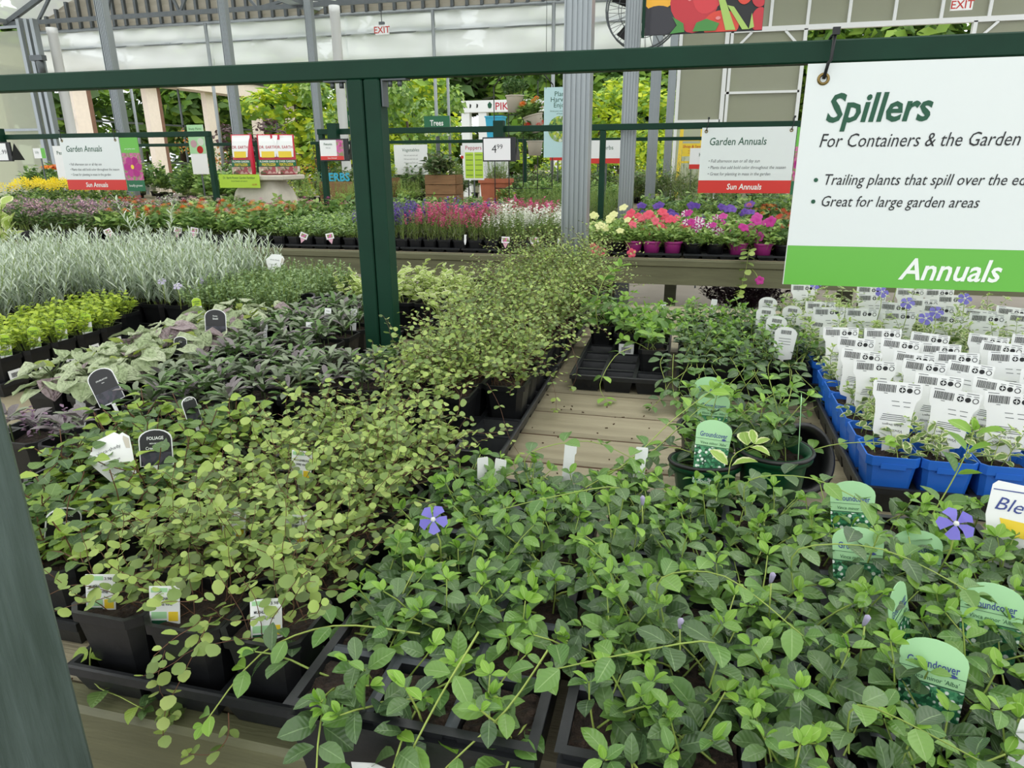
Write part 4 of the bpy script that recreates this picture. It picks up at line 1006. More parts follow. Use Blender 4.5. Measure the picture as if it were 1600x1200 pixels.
# tags in the front trays
tilt = R(-14)
for lab, p, rz in (('green groundcover tag standing at the back by the plank gap', (.247, .905, .832), R(6)), ('green groundcover tag just before the rearmost groundcover tag', (.228, .782, .828), R(4)),
                  ('green groundcover tag turned partly sideways among vinca', (.262, .688, .825), R(78)), ('green groundcover tag standing beside the sideways groundcover tag', (.334, .69, .828), R(2)),
                  ('green groundcover tag closest to the bench edge, fully facing out', (.25, .588, .822), R(-2)), ('pale green groundcover tag sunk deep in leaves near the violet flower', (.315, .845, .80), R(10))):
    tag('groundcover_tag', lab, p, (tilt, R(-5), rz), b_ground)
def b_edge(t):
    ob('body', shared('bleu', lambda: MB().use('card_white').poly([(-.02, -.06), (.02, -.06), (.035, 0), (.035, .04), (.028, .046), (-.03, .046), (-.035, .04), (-.035, 0)], 0, .001).mesh('body')), t)
    text(t, 'Bleu', .024, 'ink_blue', -.008, .010, -.0006, shear=.3); ob('swash', shared('bleu2', lambda: MB().use('ink_blue').poly([(-.033, .034), (.0, .0365), (.033, .034), (.033, .0352), (0, .038), (-.033, .0352)], -.0006).mesh('swash')), t)
    ob('picture', shared('bleu3', lambda: MB().use('tag_yellow').poly([(-.012, -.02), (.028, -.02), (.033, 0), (-.02, 0)], -.0006).mesh('picture')), t)
tag('plant_tag', 'white tag with curly blue lettering beside the blue pots', (.43, .90, .91), (tilt, R(2), R(4)), b_edge)
for lab, p, rz in (('plain white plant stake between the bare planks and vinca', (-.153, .975, .88), R(4)), ('plain white plant stake beside the green round pots', (-.045, .985, .88), R(9)),
                  ('plain white plant stake beside the empty tray corner', (-.262, .955, .852), R(-22)), ('plain white plant stake leaning next to the tray corner stake', (-.288, .958, .85), R(28)), ('plain white plant stake at the bench edge under the tags', (.30, .535, .86), R(12))):
    tag('white_stake', lab, p, (R(-6), R(4), rz), b_stake)
t = thing('paper_label', 'torn white paper label stuck on the tray side', 'label', (-.245, .4555, .80))
MB().use('card_white').poly([(-.028, .008), (-.004, .012), (.03, .004), (.026, -.008), (.018, -.014), (-.012, -.012), (-.026, -.004)], 0, .0006).obj('paper', t)
text(t, 'Blue 2', .012, 'ink_grey', .004, -.006, -.0006, -.01, shear=.3); t.rotation_euler = (R(-6), 0, 0)
# wandering runners from vinca across the planks
def runner(name, label, pts, nl, keys=('vm', 'vl'), L=.03, seed=0, group=None, r=.0013, m='stem_light'):
    rg = random.Random(seed); t = thing(name, label, 'plant', pts[0], group=group); o = Vector(pts[0]); pts = [Vector(p) - o for p in pts]; fine = []
    for i in range(len(pts) - 1):
        for k in range(4):
            a, b, c, d = pts[max(i - 1, 0)], pts[i], pts[i + 1], pts[min(i + 2, len(pts) - 1)]; u = k / 4
            fine.append(.5 * ((2 * b) + (c - a) * u + (2 * a - 5 * b + 4 * c - d) * u * u + (3 * b - a - 3 * c + d) * u ** 3))
    fine.append(pts[-1]); P = Plant(); P.stem(fine, r, m, r * .6)
    q = fine[-1]; d = (fine[-1] - fine[-2]).normalized()
    for i in range(3): P.leaf(keys[1] + '0', q, d * .8 + rdir(rg, -.2, .6) * .7, rup(rg, .4), L * rg.uniform(.4, .65))
    for i in range(nl):
        f = (i + .7) / nl * (len(fine) - 1.01); k = int(f); p = fine[k].lerp(fine[k + 1], f - k); d = (fine[k + 1] - fine[k]).normalized(); side = d.cross(Vector((0, 0, 1))).normalized()
        for sg in (-1, 1):
            dv = side * sg + d * .5; dv.z += rg.uniform(-.1, .35); P.leaf(keys[rg.random() < i / nl] + str(rg.randrange(3 if keys[0][0] == 'v' else 2)), p, dv, rup(rg, .5), L * rg.uniform(.8, 1.15))
    P.parts(t); return t
runner('vinca_runner', 'long pale vinca runner reaching over the wire vine pots', [(-.24, .56, .88), (-.33, .545, .885), (-.40, .515, .86), (-.445, .47, .80)], 5, seed=1)
runner('vinca_runner', 'long vinca runner arching over the planks to the green pots', [(-.12, .93, .88), (-.06, 1.0, .9), (.0, 1.06, .95), (.06, 1.12, .985)], 6, seed=2)
runner('vinca_runner', 'second vinca runner arching over the planks to the green pots', [(-.09, .95, .9), (-.04, 1.05, .885), (.03, 1.14, .93), (.08, 1.2, .96)], 5, seed=3)
runner('vinca_runner', 'vinca runner lying on the planks beside the blue pots', [(.28, 1.02, .79), (.255, 1.06, .765), (.235, 1.1, .757)], 3, seed=4, L=.022)
runner('vinca_runner', 'vinca runner crossing between the green pot and blue tray', [(.21, 1.17, .86), (.26, 1.18, .88), (.31, 1.17, .895), (.345, 1.16, .9)], 4, seed=5)
runner('vinca_runner', 'upright vinca runner before the second blue pot', [(.36, .98, .86), (.385, 1.0, .91), (.40, 1.01, .955), (.405, 1.015, .985)], 4, seed=6, L=.036)
runner('vinca_runner', 'vinca runner hanging over the front tray rim', [(-.1, .55, .9), (-.13, .49, .87), (-.19, .45, .81), (-.22, .43, .74)], 5, seed=7)
runner('vinca_runner', 'vinca runner curling over the torn paper label', [(-.17, .54, .91), (-.2, .47, .86), (-.22, .442, .8), (-.2, .435, .74)], 4, seed=8)
for i, (pts) in enumerate(([(.0, .62, .945), (.06, .6, .95), (.13, .58, .935)], [(.05, .55, .93), (-.02, .52, .94), (-.09, .5, .92)], [(.14, .7, .95), (.22, .68, .955), (.3, .67, .945)], [(-.06, .8, .95), (-.13, .76, .955), (-.2, .74, .94)], [(.1, .85, .955), (.17, .83, .96), (.24, .85, .945)], [(.16, .5, .93), (.22, .49, .925), (.28, .48, .9)], [(-.2, .9, .94), (-.12, .92, .945), (-.05, .95, .93)])):
    pts = [(pts[0][0], pts[0][1], pts[0][2] - .05), pts[0], (pts[1][0], pts[1][1] + .02 * (-1) ** i, pts[1][2] + .006), (pts[2][0], pts[2][1], pts[2][2] - .006)]
    runner('vinca_runner', 'pale vinca runner lying across the leaf carpet of the front trays', pts, 5, ('vd', 'vm'), seed=20 + i, L=.032, group='runners over the front vinca', r=.0011, m='stem_green')

# ================================================================== wire vine pots
wpot = square_pot_mesh(.098, .098); wsoil = soil_square(.082, .086)
wtray = tray_mesh(.305, .61, .042, 3, 6)
def wire_tray(cx, cy, lab, w, rows=6, skip=(), bake=False, seed=0, h=.10, L=.0145, light=.3, per=9):
    ob('carry_tray', wtray, None, (cx, cy, Z), label=lab, cat='tray', group='carry trays of wire vine')
    variants = []
    for i in range(3):
        for j in range(6):
            if (i, j) in skip: continue
            rg = random.Random(seed + i * 10 + j)
            t = thing('potted_wire_vine', 'wire vine pot, ' + which(i, j, 3, 'vinca', True) + ', ' + w, 'plant', (cx + (i - 1) * .0985, cy + (j - 2.5) * .0985, Z + .013), group='wire vine pots, ' + w)
            ob('pot', wpot, t); ob('soil', wsoil, t)
            if bake:
                if len(variants) < 5: variants.append(gen_wire(rg, per, h, L, .085, .035, None, light=light).bake())
                ob('foliage', variants[rg.randrange(len(variants))] if len(variants) == 5 else variants[-1], t)
            else:
                over = (-.1, -1) if (j == 0 and i == 1 and seed == 100) else None
                gen_wire(rg, per if j else 16, h, L, .085, .034, over, light=light).parts(t)
wire_tray(-.515, .82, 'black carry tray of wire vine pots at the bench front edge', 'front tray', seed=100, per=27, L=.0155)
wire_tray(-.475, 1.515, 'black carry tray of wire vine with empty cells at its corner', 'half empty tray', seed=200, skip=((2, 0), (1, 0), (2, 1)), h=.12, per=26)
wire_tray(-.475, 2.135, 'black carry tray of wire vine behind the frame post', 'behind the post', seed=300, bake=True, h=.15, L=.0135, per=26, light=.25)
wire_tray(-.475, 2.66, 'black carry tray of tall wire vine by the bench back edge', 'rearmost tray', seed=400, bake=True, h=.2, L=.012, per=28, light=.2)
for lab, p, rz in (('wire vine tag in the front corner pot beside the vinca tray', (-.415, .548, .852), R(-8)), ('wire vine tag in the middle front pot', (-.543, .545, .850), R(-20)), ('wire vine tag half hidden in the pot nearest the worn post', (-.635, .55, .848), R(-24)),
                  ('wire vine tag tangled in vines beside another tag', (-.56, .70, .868), R(-28)), ('wire vine tag tangled in vines two pots back', (-.47, .70, .866), R(-12)), ('wire vine tag buried in leaves of the rear front-tray pots', (-.545, .85, .885), R(-25))):
    tag('wire_vine_tag', lab, p, (R(-12), R(3), rz), b_wire)
runner('wire_vine_runner', 'wire vine runner hanging over the front pot down to the tray edge', [(-.475, .54, .875), (-.47, .515, .868), (-.485, .495, .83), (-.505, .485, .79), (-.51, .48, .757)], 6, ('wa', 'wl'), .017, 31, r=.0008, m='stem_red')
runner('wire_vine_runner', 'wire vine runner lying on the front edge of the bench', [(-.43, .49, .8), (-.43, .483, .775), (-.445, .475, .757), (-.47, .47, .756)], 3, ('wa', 'wl'), .015, 32, r=.0008, m='stem_red')
runner('wire_vine_runner', 'wire vine runner dangling over the bare planks', [(-.36, 1.6, .9), (-.31, 1.58, .87), (-.28, 1.55, .81), (-.275, 1.54, .77)], 5, ('wa', 'wl'), .014, 33, r=.0007, m='stem_red')
runner('wire_vine_runner', 'wire vine runner over the corner of the empty cells', [(-.4, 1.38, .88), (-.36, 1.33, .85), (-.33, 1.29, .80), (-.3, 1.27, .765)], 5, ('wa', 'wl'), .013, 34, r=.0007, m='stem_red')
runner('wire_vine_runner', 'wire vine runner bent over beside the back vinca tray', [(-.35, 1.8, .93), (-.29, 1.76, .9), (-.25, 1.7, .83), (-.26, 1.68, .78)], 5, ('wa', 'wl'), .015, 35, r=.0007, m='stem_red')
# ================================================================== creeping fig, dark ajuga, crinkled leaves
tray_s = tray_mesh(.30, .40, .042, 3, 4)
def pots(nx, ny, cx, cy, pitch, fn, name, lab, group, pot=wpot, soil=wsoil, seed=0, skip=(), side='frame post', rev=True):
    for i in range(nx):
        for j in range(ny):
            if (i, j) in skip: continue
            rg = random.Random(seed + i * 17 + j)
            t = thing(name, lab + ', ' + which(i, j, nx, side, rev), 'plant', (cx + (i - (nx - 1) / 2) * pitch, cy + (j - (ny - 1) / 2) * pitch, Z + .013), group=group)
            ob('pot', pot, t); ob('soil', soil, t)
            P = fn(rg, i, j)
            if isinstance(P, Plant): P.parts(t)
            else: ob('foliage', P, t)
ob('carry_tray', tray_mesh(.30, .50, .042, 3, 5), None, (-.865, .83, Z), label='black carry tray of creeping fig beside the worn post', cat='tray')
pots(3, 5, -.865, .83, .0985, lambda rg, i, j: gen_fig(rg, 17, .08, .026, .085), 'potted_creeping_fig', 'creeping fig pot', 'creeping fig pots', seed=500)
runner('fig_runner', 'creeping fig vine drooping over the bench edge by the worn post', [(-.67, .66, .86), (-.66, .60, .85), (-.655, .545, .80), (-.64, .525, .765), (-.60, .52, .757), (-.56, .51, .757)], 4, ('fg', 'fd'), .026, 40, r=.0014)
tag('black_tag', 'black foliage tag for creeping fig with white rim', (-.812, .86, .875), (R(-14), R(2), R(-8)), b_black([('FOLIAGE', .0075, .043), ('MEDIUM LIGHT', .003, .036), ('Creeping Fig', .007, .027)], 'pic_dark', .05, .06))
tag('black_tag', 'black tag seen edge-on beside the creeping fig tag', (-.86, 1.02, .885), (R(-14), R(2), R(50)), b_black([('FOLIAGE', .006, .043)], 'pic_dark', .034, .05))
tag('black_tag', 'black creeping fig tag leaning beside the worn post', (-.80, .655, .845), (R(-10), R(18), R(20)), b_black([('FOLIAGE', .0065, .043), ('Creeping', .0065, .034), ('Fig', .0065, .026)], 'pic_dark', .044, .056))
tag('torn_tag', 'blank white torn tag lying on the creeping fig', (-.872, .835, .895), (R(-30), R(-14), R(8)), b_torn)
ob('carry_tray', tray_s, None, (-.98, 1.31, Z), label='black carry tray of dark fleshy-leaved ajuga nearest the fig', cat='tray')
at = tray_mesh(.3, .61, .042, 3, 6)
ob('carry_tray', at, None, (-1.06, 1.83, Z), label='black carry tray of ajuga reaching back to the plectranthus', cat='tray')
ob('carry_tray', tray_s, None, (-.795, 1.47, Z), label='black carry tray of ajuga in front of the frame post', cat='tray') if False else None
ajp = lambda rg, i, j: gen_rosette(rg, 5, 8, .046, .085, .038)
pots(3, 4, -.98, 1.31, .0985, ajp, 'potted_ajuga', 'ajuga beside fig', 'ajuga pots beside the fig', seed=600)
pots(2, 4, -.735, 1.42, .0985, ajp, 'potted_ajuga', 'ajuga before the post', 'ajuga pots before the frame post', seed=650, skip=((1, 0), (0, 3), (1, 3)))
pots(3, 6, -1.06, 1.83, .0985, ajp, 'potted_ajuga', 'ajuga among white slips', 'ajuga pots in the rear tray', seed=680)
for lab, p, rz in (('white slip label standing tallest in the ajuga', (-1.01, 1.80, .885), R(-8)), ('white slip label before the tallest slip label', (-1.0, 1.68, .87), R(20)), ('white slip label in ajuga nearest the frame post', (-.93, 1.93, .875), R(14)), ('white slip label between two ajuga labels', (-.96, 1.87, .87), R(12)),
                  ('white slip label low in the ajuga beside the crinkled leaves', (-1.13, 1.66, .862), R(16)), ('white slip label behind the crinkled leaves', (-1.2, 1.83, .862), R(30))):
    t = tag('slip_label', lab, p, (R(-10), R(8), rz), b_stake)
    q = MB().use('ink_grey')
    for k in range(5): q.box(-.005, .005, -.0005, -.0001, .038 - k * .008, .0395 - k * .008)
    q.obj('print', t)
ct = tray_mesh(.25, .85, .042, 2, 7)
ob('carry_tray', ct, None, (-1.305, 1.53, Z), label='black carry tray of crinkled silver-green plants', cat='tray')
pots(2, 7, -1.305, 1.53, .112, lambda rg, i, j: gen_crinkle(rg, 20, .064, .085, .07), 'potted_crinkle_leaf', 'crinkled silver-green plant', 'crinkled silver-green pots', seed=700)
tag('black_tag', 'black picture tag leaning at the front of the crinkled leaves', (-1.14, 1.12, .868), (R(-18), R(-22), R(-14)), b_black([('STROBILANTHES', .004, .05), ('shade', .003, .044)], 'pic_dark', .056, .075))
tag('black_tag', 'black round-topped tag in the middle of the crinkled leaves', (-1.23, 1.59, .89), (R(-12), R(2), R(-10)), b_black([('Persian', .005, .052), ('Shield', .007, .044)], 'pic_dark', .056, .072))
tag('black_tag', 'small black tag peeking from the crinkled leaves', (-1.21, 1.42, .885), (R(-12), R(6), R(-6)), b_black([('shade', .004, .03)], 'pic_dark', .03, .045))
t = tag('slip_label', 'white slip label at the outer edge of the crinkled leaves', (-1.245, 1.14, .845), (R(-10), R(8), R(10)), b_stake)
# small purple spikes by the post
for k in range(2):
    t = thing('potted_bugle', 'bronze bugle plant with small blue spikes near the worn post', 'plant', (-1.2 + (k % 2) * .1, .98 + (k // 2) * .1, Z), group='bronze bugle pots')
    rg = random.Random(760 + k); ob('pot', wpot, t); ob('soil', wsoil, t); gen_rosette(rg, 3, 7, .05, .085, .03, keys=('ap', 'aj', 'ap')).parts(t)
    P = Plant()
    for s in range(2):
        x, y = rg.uniform(-.03, .03), rg.uniform(-.03, .03); P.stem([(x, y, .09), (x, y, .15)], .002, 'stem_dark')
        for q in range(16): P.leaf('fl_dot_mauve', (x, y, .1 + q * .0035), rdir(rg, 0, .8), (0, 0, 1), .009)
    ob('flower_spike', P.bake('flower_spike', 'fl_'), t)
# ================================================================== lime pots, lavender, thyme, plectranthus at the far end
lpot = square_pot_mesh(.088, .09, wb=.8); lsoil = soil_square(.074, .078); lt = tray_mesh(.28, .64, .04, 3, 7)
ob('carry_tray', lt, None, (-1.86, 1.67, Z), label='black carry tray of lime green pots with barcode stickers', cat='tray')
LM = [gen_mound(random.Random(800 + k), 46, .085, .045, .016, .078, ('lime', 'limed', 'lime'), 6).bake() for k in range(5)]
pots(3, 7, -1.86, 1.67, .0895, lambda rg, i, j: LM[rg.randrange(5)], 'potted_lime_jenny', 'lime yellow plant', 'lime green pots', lpot, lsoil, 820, skip=((2, 5), (2, 6)))
for j in range(5):
    t = thing('barcode_sticker', 'white barcode sticker on a lime plant pot side', 'label', (-1.7265, 1.4015 + j * .0895, Z + .052), R(90), group='stickers on the lime pots')
    MB().use('card_white').box(-.018, .018, -.0006, 0, -.013, .013).obj('paper', t); t.rotation_euler = (R(0), 0, R(90)); t.rotation_euler.x = R(-6)
    rg = random.Random(j); b = MB().use('ink'); x = -.011
    while x < .011: w = rg.uniform(.0006, .0016); b.box(x, x + w, -.001, -.0006, -.006, .006); x += w + rg.uniform(.0006, .0014)
    b.obj('barcode', t)
    tag('lime_tag', 'lime and white plant tag standing in a lime plant pot', (-1.741, 1.4015 + j * .0895, Z + .103), (R(-8), R(3), R(8)), b_lime, group='tags in the lime pots') if j < 4 else None
tag('lime_tag', 'lime and white plant tag beside the thyme', (-1.54, 1.92, Z + .11), (R(-8), 0, R(20)), b_lime)
mt = tray_mesh(.36, .5, .042, 4, 5)
# silver lavender
LV = [gen_spikes(random.Random(840 + k), 13, .2, .055, .048, .085, el=(.7, 1.25)).bake() for k in range(5)]
LVN = ('thyme side tray', 'second tray', 'third tray', 'front tray')
for k, (cx, cy) in enumerate(((-1.78, 2.28), (-2.2, 2.3), (-2.62, 2.3), (-2.3, 1.72))):
    ob('carry_tray', mt, None, (cx, cy, Z), label='black carry tray under the silver lavender', cat='tray', group='lavender trays')
    pots(4, 5, cx, cy, .0985, lambda rg, i, j: LV[rg.randrange(5)], 'potted_lavender', 'silver lavender, ' + LVN[k], 'silver lavender pots', seed=850 + k * 40)
LT = gen_spikes(random.Random(855), 9, .34, .05, .05, .085).bake()
t = thing('potted_lavender', 'tallest silver shoot standing above the other lavender', 'plant', (-2.25, 2.62, Z)); ob('pot', wpot, t); ob('soil', wsoil, t); ob('foliage', LT, t)
t = thing('potted_sage', 'tall plant with large pale green leaves behind the lavender', 'plant', (-3.25, 2.68, Z)); ob('pot', wpot, t); ob('soil', wsoil, t)
rg = random.Random(9); P = Plant()
for s in range(9):
    a = rg.uniform(0, 6.3); top = Vector((math.cos(a) * .1, math.sin(a) * .1, rg.uniform(.24, .4))); P.stem([(0, 0, .08), tuple(top)], .003)
    for q in range(8): P.leaf('pl1', Vector((0, 0, .08)).lerp(top, .4 + q * .09), rdir(rg, .1, .9), rup(rg), .08 * rg.uniform(.7, 1.1))
P.parts(t)
# thyme
TH = [gen_mound(random.Random(880 + k), 70, .13, .066, .013, .08, ('thy', 'thy', 'thyd'), 9, upright=.8).bake() for k in range(5)]
ob('carry_tray', mt, None, (-1.44, 2.22, Z), label='black carry tray under the grey-green thyme', cat='tray')
pots(4, 5, -1.44, 2.22, .0985, lambda rg, i, j: TH[rg.randrange(5)], 'potted_thyme', 'grey-green thyme', 'thyme pots', seed=890)
t = tag('torn_tag', 'small white tag on top of the thyme', (-1.56, 2.42, .96), (R(-20), R(10), R(0)), b_torn)
for k, (x, y) in enumerate(((-1.62, 2.05), (-1.68, 2.15), (-1.63, 1.95), (-1.75, 2.02))):
    bloom('white_flower', 'small pale lilac flower above the lime plants', 'fl_pin_lilac', (x, y, .95), .03, (.2, -.6, .8), (0, 0, -.08), 'pale flowers over the lime plants')
# plectranthus
ob('carry_tray', mt, None, (-1.02, 2.42, Z), label='black carry tray under the variegated plectranthus', cat='tray')
def gen_plec(rg, h=.1):
    P = Plant()
    for s in range(7):
        a = rg.uniform(0, 6.3); top = Vector((math.cos(a) * .07, math.sin(a) * .07, .08 + h * rg.uniform(.5, 1.1))); b = Vector((top.x * .2, top.y * .2, .08)); P.stem([tuple(b), tuple(top)], .0018, 'stem_light')
        for q in range(6): P.leaf('pl%d' % rg.randrange(2), b.lerp(top, .4 + q * .12), rdir(rg, -.2, .5), rup(rg, .6), .03 * rg.uniform(.7, 1.2), 1.1)
    return P
pots(4, 4, -1.02, 2.44, .0985, lambda rg, i, j: gen_plec(rg), 'potted_plectranthus', 'variegated plectranthus', 'plectranthus pots', seed=900)
pots(1, 4, -.72, 2.2, .11, lambda rg, i, j: gen_plec(rg, .14), 'potted_plectranthus', 'plectranthus beside the frame post', 'plectranthus beside the post', seed=930)
for k, (x, y, a) in enumerate(((-1.235, 2.06, .5), (-1.16, 2.04, .3))):
    t = thing('empty_pot', 'empty black square pot lying tilted before the plectranthus', 'pot', (x, y, Z + .06), group='empty tilted pots'); o = ob('pot', square_pot_mesh(.12, .085), t); o.rotation_euler = (R(20), R(-12), a)
# ================================================================== back vinca trays
bt = tray_mesh(.255, .52, .045, 3, 6); bpot = square_pot_mesh(.08, .085); bsoil = soil_square(.066, .074)
ob('carry_tray', bt, None, (-.15, 2.01, Z), label='half empty black carry tray with cells bare at its front', cat='tray')
bv2 = lambda rg, i, j: gen_vinca(rg, 4, .06, .032, .074, .025, 0, None, ('vd', 'vm', 'vl'))
bv = lambda rg, i, j: gen_vinca(rg, 7, .08, .033, .074, .03, 1 if rg.random() < .35 else 0, None, ('vd', 'vm', 'vl'))
pots(3, 6, -.15, 2.01, .084, lambda rg, i, j: gen_vinca(rg, 5, .12 if i == 0 else .09, .042, .074, .02, 1 if i == 0 else 0, None, ('vm', 'vl', 'vl')), 'potted_vinca', 'vinca in half empty tray', 'vinca in the half empty tray', bpot, bsoil, 950,
     skip=((0, 0), (1, 0), (2, 0), (0, 1), (1, 1), (0, 2), (1, 2), (0, 3)))
for k, (x, y) in enumerate(((-.15, 2.01 + .084 * .5 - .0415), (-.066, 2.01 - .084 * .5 - .0415 + .084))):
    t = thing('barcode_sticker', 'white barcode sticker on a pot of the half empty tray', 'label', (x, y, Z + .05), group='stickers in the half empty tray')
    MB().use('card_white').box(-.022, .022, -.0006, 0, -.018, .018).obj('paper', t); t.rotation_euler.x = R(-8)
    rg = random.Random(j); b = MB().use('ink'); xx = -.014
    while xx < .014: w = rg.uniform(.0006, .0018); b.box(xx, xx + w, -.001, -.0006, -.008, .008); xx += w + rg.uniform(.0006, .0014)
    b.obj('barcode', t)
bt4 = tray_mesh(.325, .52, .045, 4, 6)
for cx, cy, lab, sd_ in ((.162, 2.01, 'black carry tray of dense vinca behind the green round pots', 960),):
    ob('carry_tray', bt4, None, (cx, cy, Z), label=lab, cat='tray')
    pots(4, 6, cx, cy, .081, bv if sd_ == 960 else bv2, 'potted_vinca', 'vinca in ' + ('dense tray' if sd_ == 960 else 'rear dense tray'), 'vinca, ' + lab[20:], bpot, bsoil, sd_, side='blue pots')
runner('vinca_runner', 'vinca runner hanging from the half empty tray to the planks', [(-.12, 1.82, .86), (-.16, 1.76, .85), (-.19, 1.7, .79), (-.165, 1.66, .757)], 3, seed=50, L=.03)
runner('vinca_runner', 'tall vinca shoot rising over the half empty tray', [(-.24, 2.08, .83), (-.25, 2.06, .92), (-.23, 2.1, 1.0), (-.19, 2.14, 1.03)], 6, seed=51, L=.04, r=.002)
for i in range(17):
    rg = random.Random(60 + i); x = -.03 + i * .02
    runner('vinca_runner', 'vinca runner spilling from the dense back tray over the planks', [(x, 1.78, .86), (x + rg.uniform(-.03, .03), 1.72, .85), (x + rg.uniform(-.05, .05), 1.66, .80), (x + rg.uniform(-.05, .05), 1.62, .765)], 7, ('vd', 'vm'), seed=60 + i, L=.03, group='runners from the dense back tray')
for k, (x, y, rz) in enumerate(((.255, 2.22, 0), (.235, 2.06, .1), (.25, 1.95, -.1), (.26, 1.82, .05), (.335, 2.0, .1), (.35, 1.93, -.1), (.375, 1.87, .15), (.31, 2.1, 0))):
    tag('care_tag', 'round-topped white care tag with barcode in the dense vinca', (x, y, Z + .10), (R(-8), R(3), rz), b_round_care, group='round-topped care tags')
for lab, p in (('blank white stake in the vinca by the bench back', (.10, 2.3, .86)), ('blank white stake beside the back vinca pots', (-.06, 2.27, .85))): tag('white_stake', lab, p, (R(-6), R(5), R(5)), b_stake)
# ================================================================== blue pots with variegated vinca
bp_ = MB().use('blue_plastic')
def blue_pot():
    def rr(a, z, c=.1): h_ = a / 2; k = a * c; return [(-h_, -h_ + k, z), (-h_ + k, -h_, z), (h_ - k, -h_, z), (h_, -h_ + k, z), (h_, h_ - k, z), (h_ - k, h_, z), (-h_ + k, h_, z), (-h_, h_ - k, z)]
    b = MB().use('blue_plastic'); w, h = .086, .088; b.loft([rr(.064, 0), rr(.078, h - .018), rr(.085, h - .017), rr(w, h), rr(w - .005, h), rr(.074, h - .02)], True, False)
    for s_ in (-1, 1):
        b.box(-.02, .02, s_ * .0405 - .003, s_ * .0405 + .003, h - .022, h - .012)
    return b.mesh('pot')
BP = blue_pot(); bs = soil_square(.07, .072); btr = tray_mesh(.275, .545, .05, 3, 6)
for k, (cx, cy, lab, w) in enumerate(((.462, 1.475, 'black carry tray of blue pots beside the bare planks', 'planks tray'), (.462, 2.06, 'black carry tray of blue pots with violet flowers', 'flowering tray'), (.752, 1.475, 'black carry tray of blue pots next to the bench end', 'end tray'), (.752, 2.06, 'black carry tray of blue pots at the back corner', 'corner tray'))):
    ob('carry_tray', btr, None, (cx, cy, Z), label=lab, cat='tray')
    for i in range(3):
        for j in range(6):
            rg = random.Random(1200 + k * 100 + i * 10 + j); x = cx + (i - 1) * .088; y = cy + (j - 2.5) * .088
            t = thing('potted_variegated_vinca', 'blue pot vinca, ' + which(i, j, 3, 'bare planks') + ', ' + w, 'plant', (x, y, Z + .016), group='blue pots of the tray ' + w)
            ob('pot', BP, t); ob('soil', bs, t)
            gen_vinca(rg, 6, .075 if k in (0, 2) else .115, .024 if k in (0, 2) else .028, .072, .022, 0, None, ('vv', 'vv', 'vw'), .014, (.1, .8), .001).parts(t)
            if rg.random() < (.97 if k in (0, 2) else .42):
                tag('care_tag', 'white care tag, ' + which(i, j, 3, 'bare planks') + ', ' + w, (x + rg.uniform(-.006, .014), y + .02 + rg.uniform(-.008, .008), Z + .106 + rg.uniform(-.004, .008)), (R(-9) + rg.uniform(-.05, .05), rg.uniform(-.05, .07), R(6) + rg.uniform(-.1, .1)), b_care, group='care tags of the blue pots ' + w)
for k, (x, y, z) in enumerate(((.56, 1.93, .99), (.62, 1.9, .975), (.52, 2.02, 1.0), (.37, 2.12, 1.0), (.60, 2.2, 1.02), (.72, 2.02, .99), (.58, 1.84, .97))):
    bloom('vinca_flower', 'violet vinca flower among the tags of the rear blue pots', 'fl_pin_violet', (x, y, z), .034, (-.2 + .1 * (k % 4), -.75, .6), (0, .01, -.09), 'violet flowers over the blue pots')
# ================================================================== green round pots
def gpot(x, y, z, rot, lab, seed, r=.052, h=.125, m='green_pot', leaves=True, keys=('vd', 'vm', 'vl'), tdir=None):
    t = thing('potted_vinca', lab, 'plant', (x, y, z)); t.rotation_euler = rot
    MB.obj(round_pot(m, r, h), 'pot', t); MB().use('black_plastic', True).tube([((r + .005) * math.cos(2 * PI * i / 28), (r + .005) * math.sin(2 * PI * i / 28), h - .002) for i in range(29)], .0035, 6).obj('rim', t)
    n = 16; rgx = random.Random(seed); MB().use('soil').add([(0, 0, h - .016)] + [(r * .94 * math.cos(2 * PI * i / n), r * .94 * math.sin(2 * PI * i / n), h - .018 + rgx.uniform(-.004, .004)) for i in range(n)], [(0, 1 + i, 1 + (i + 1) % n) for i in range(n)]).obj('soil', t)
    if leaves: gen_vinca(random.Random(seed), 9, .11, .036, h - .018, .018, 2, tdir, keys, .022).parts(t)
    return t
gpot(.163, 1.105, Z, (0, 0, 0), 'vinca in a round green pot with a tag seen edge-on', 71, r=.054, h=.148)
gpot(.062, 1.075, Z, (R(-7), R(-3), 0), 'vinca in a round green pot behind the largest groundcover tag', 72, tdir=2.6)
gpot(.066, 1.24, Z, (0, 0, 0), 'vinca in a round dark pot behind the two other round pots', 73, m='black_plastic')
t = thing('empty_pot', 'empty black round pot lying tipped behind the green pot', 'pot', (.165, 1.265, Z + .055)); t.rotation_euler = (R(62), R(28), R(20)); MB.obj(round_pot('black_plastic', .056, .12), 'pot', t)
runner('vinca_runner', 'pale variegated vinca shoot leaning out of the round green pots', [(.075, 1.02, .84), (.085, .99, .87), (.09, 1.0, .92), (.12, 1.02, .935)], 3, ('vw', 'vw'), seed=80, L=.04)
tag('groundcover_tag', 'groundcover tag with white flower picture in the nearer round green pot', (.058, 1.035, Z + .105), (R(-16), R(6), R(8)), b_ground)
tag('groundcover_tag', 'groundcover tag partly behind a dark leaf in the round pots', (.066, 1.19, Z + .10), (R(-10), R(2), R(6)), b_ground)
tag('groundcover_tag', 'groundcover tag rising highest behind the round pots', (.064, 1.3, Z + .095), (R(-10), R(0), R(6)), b_ground)
tag('groundcover_tag', 'groundcover tag turned edge-on in the green pot', (.2, 1.1, Z + .14), (R(-4), R(4), R(90)), b_ground)
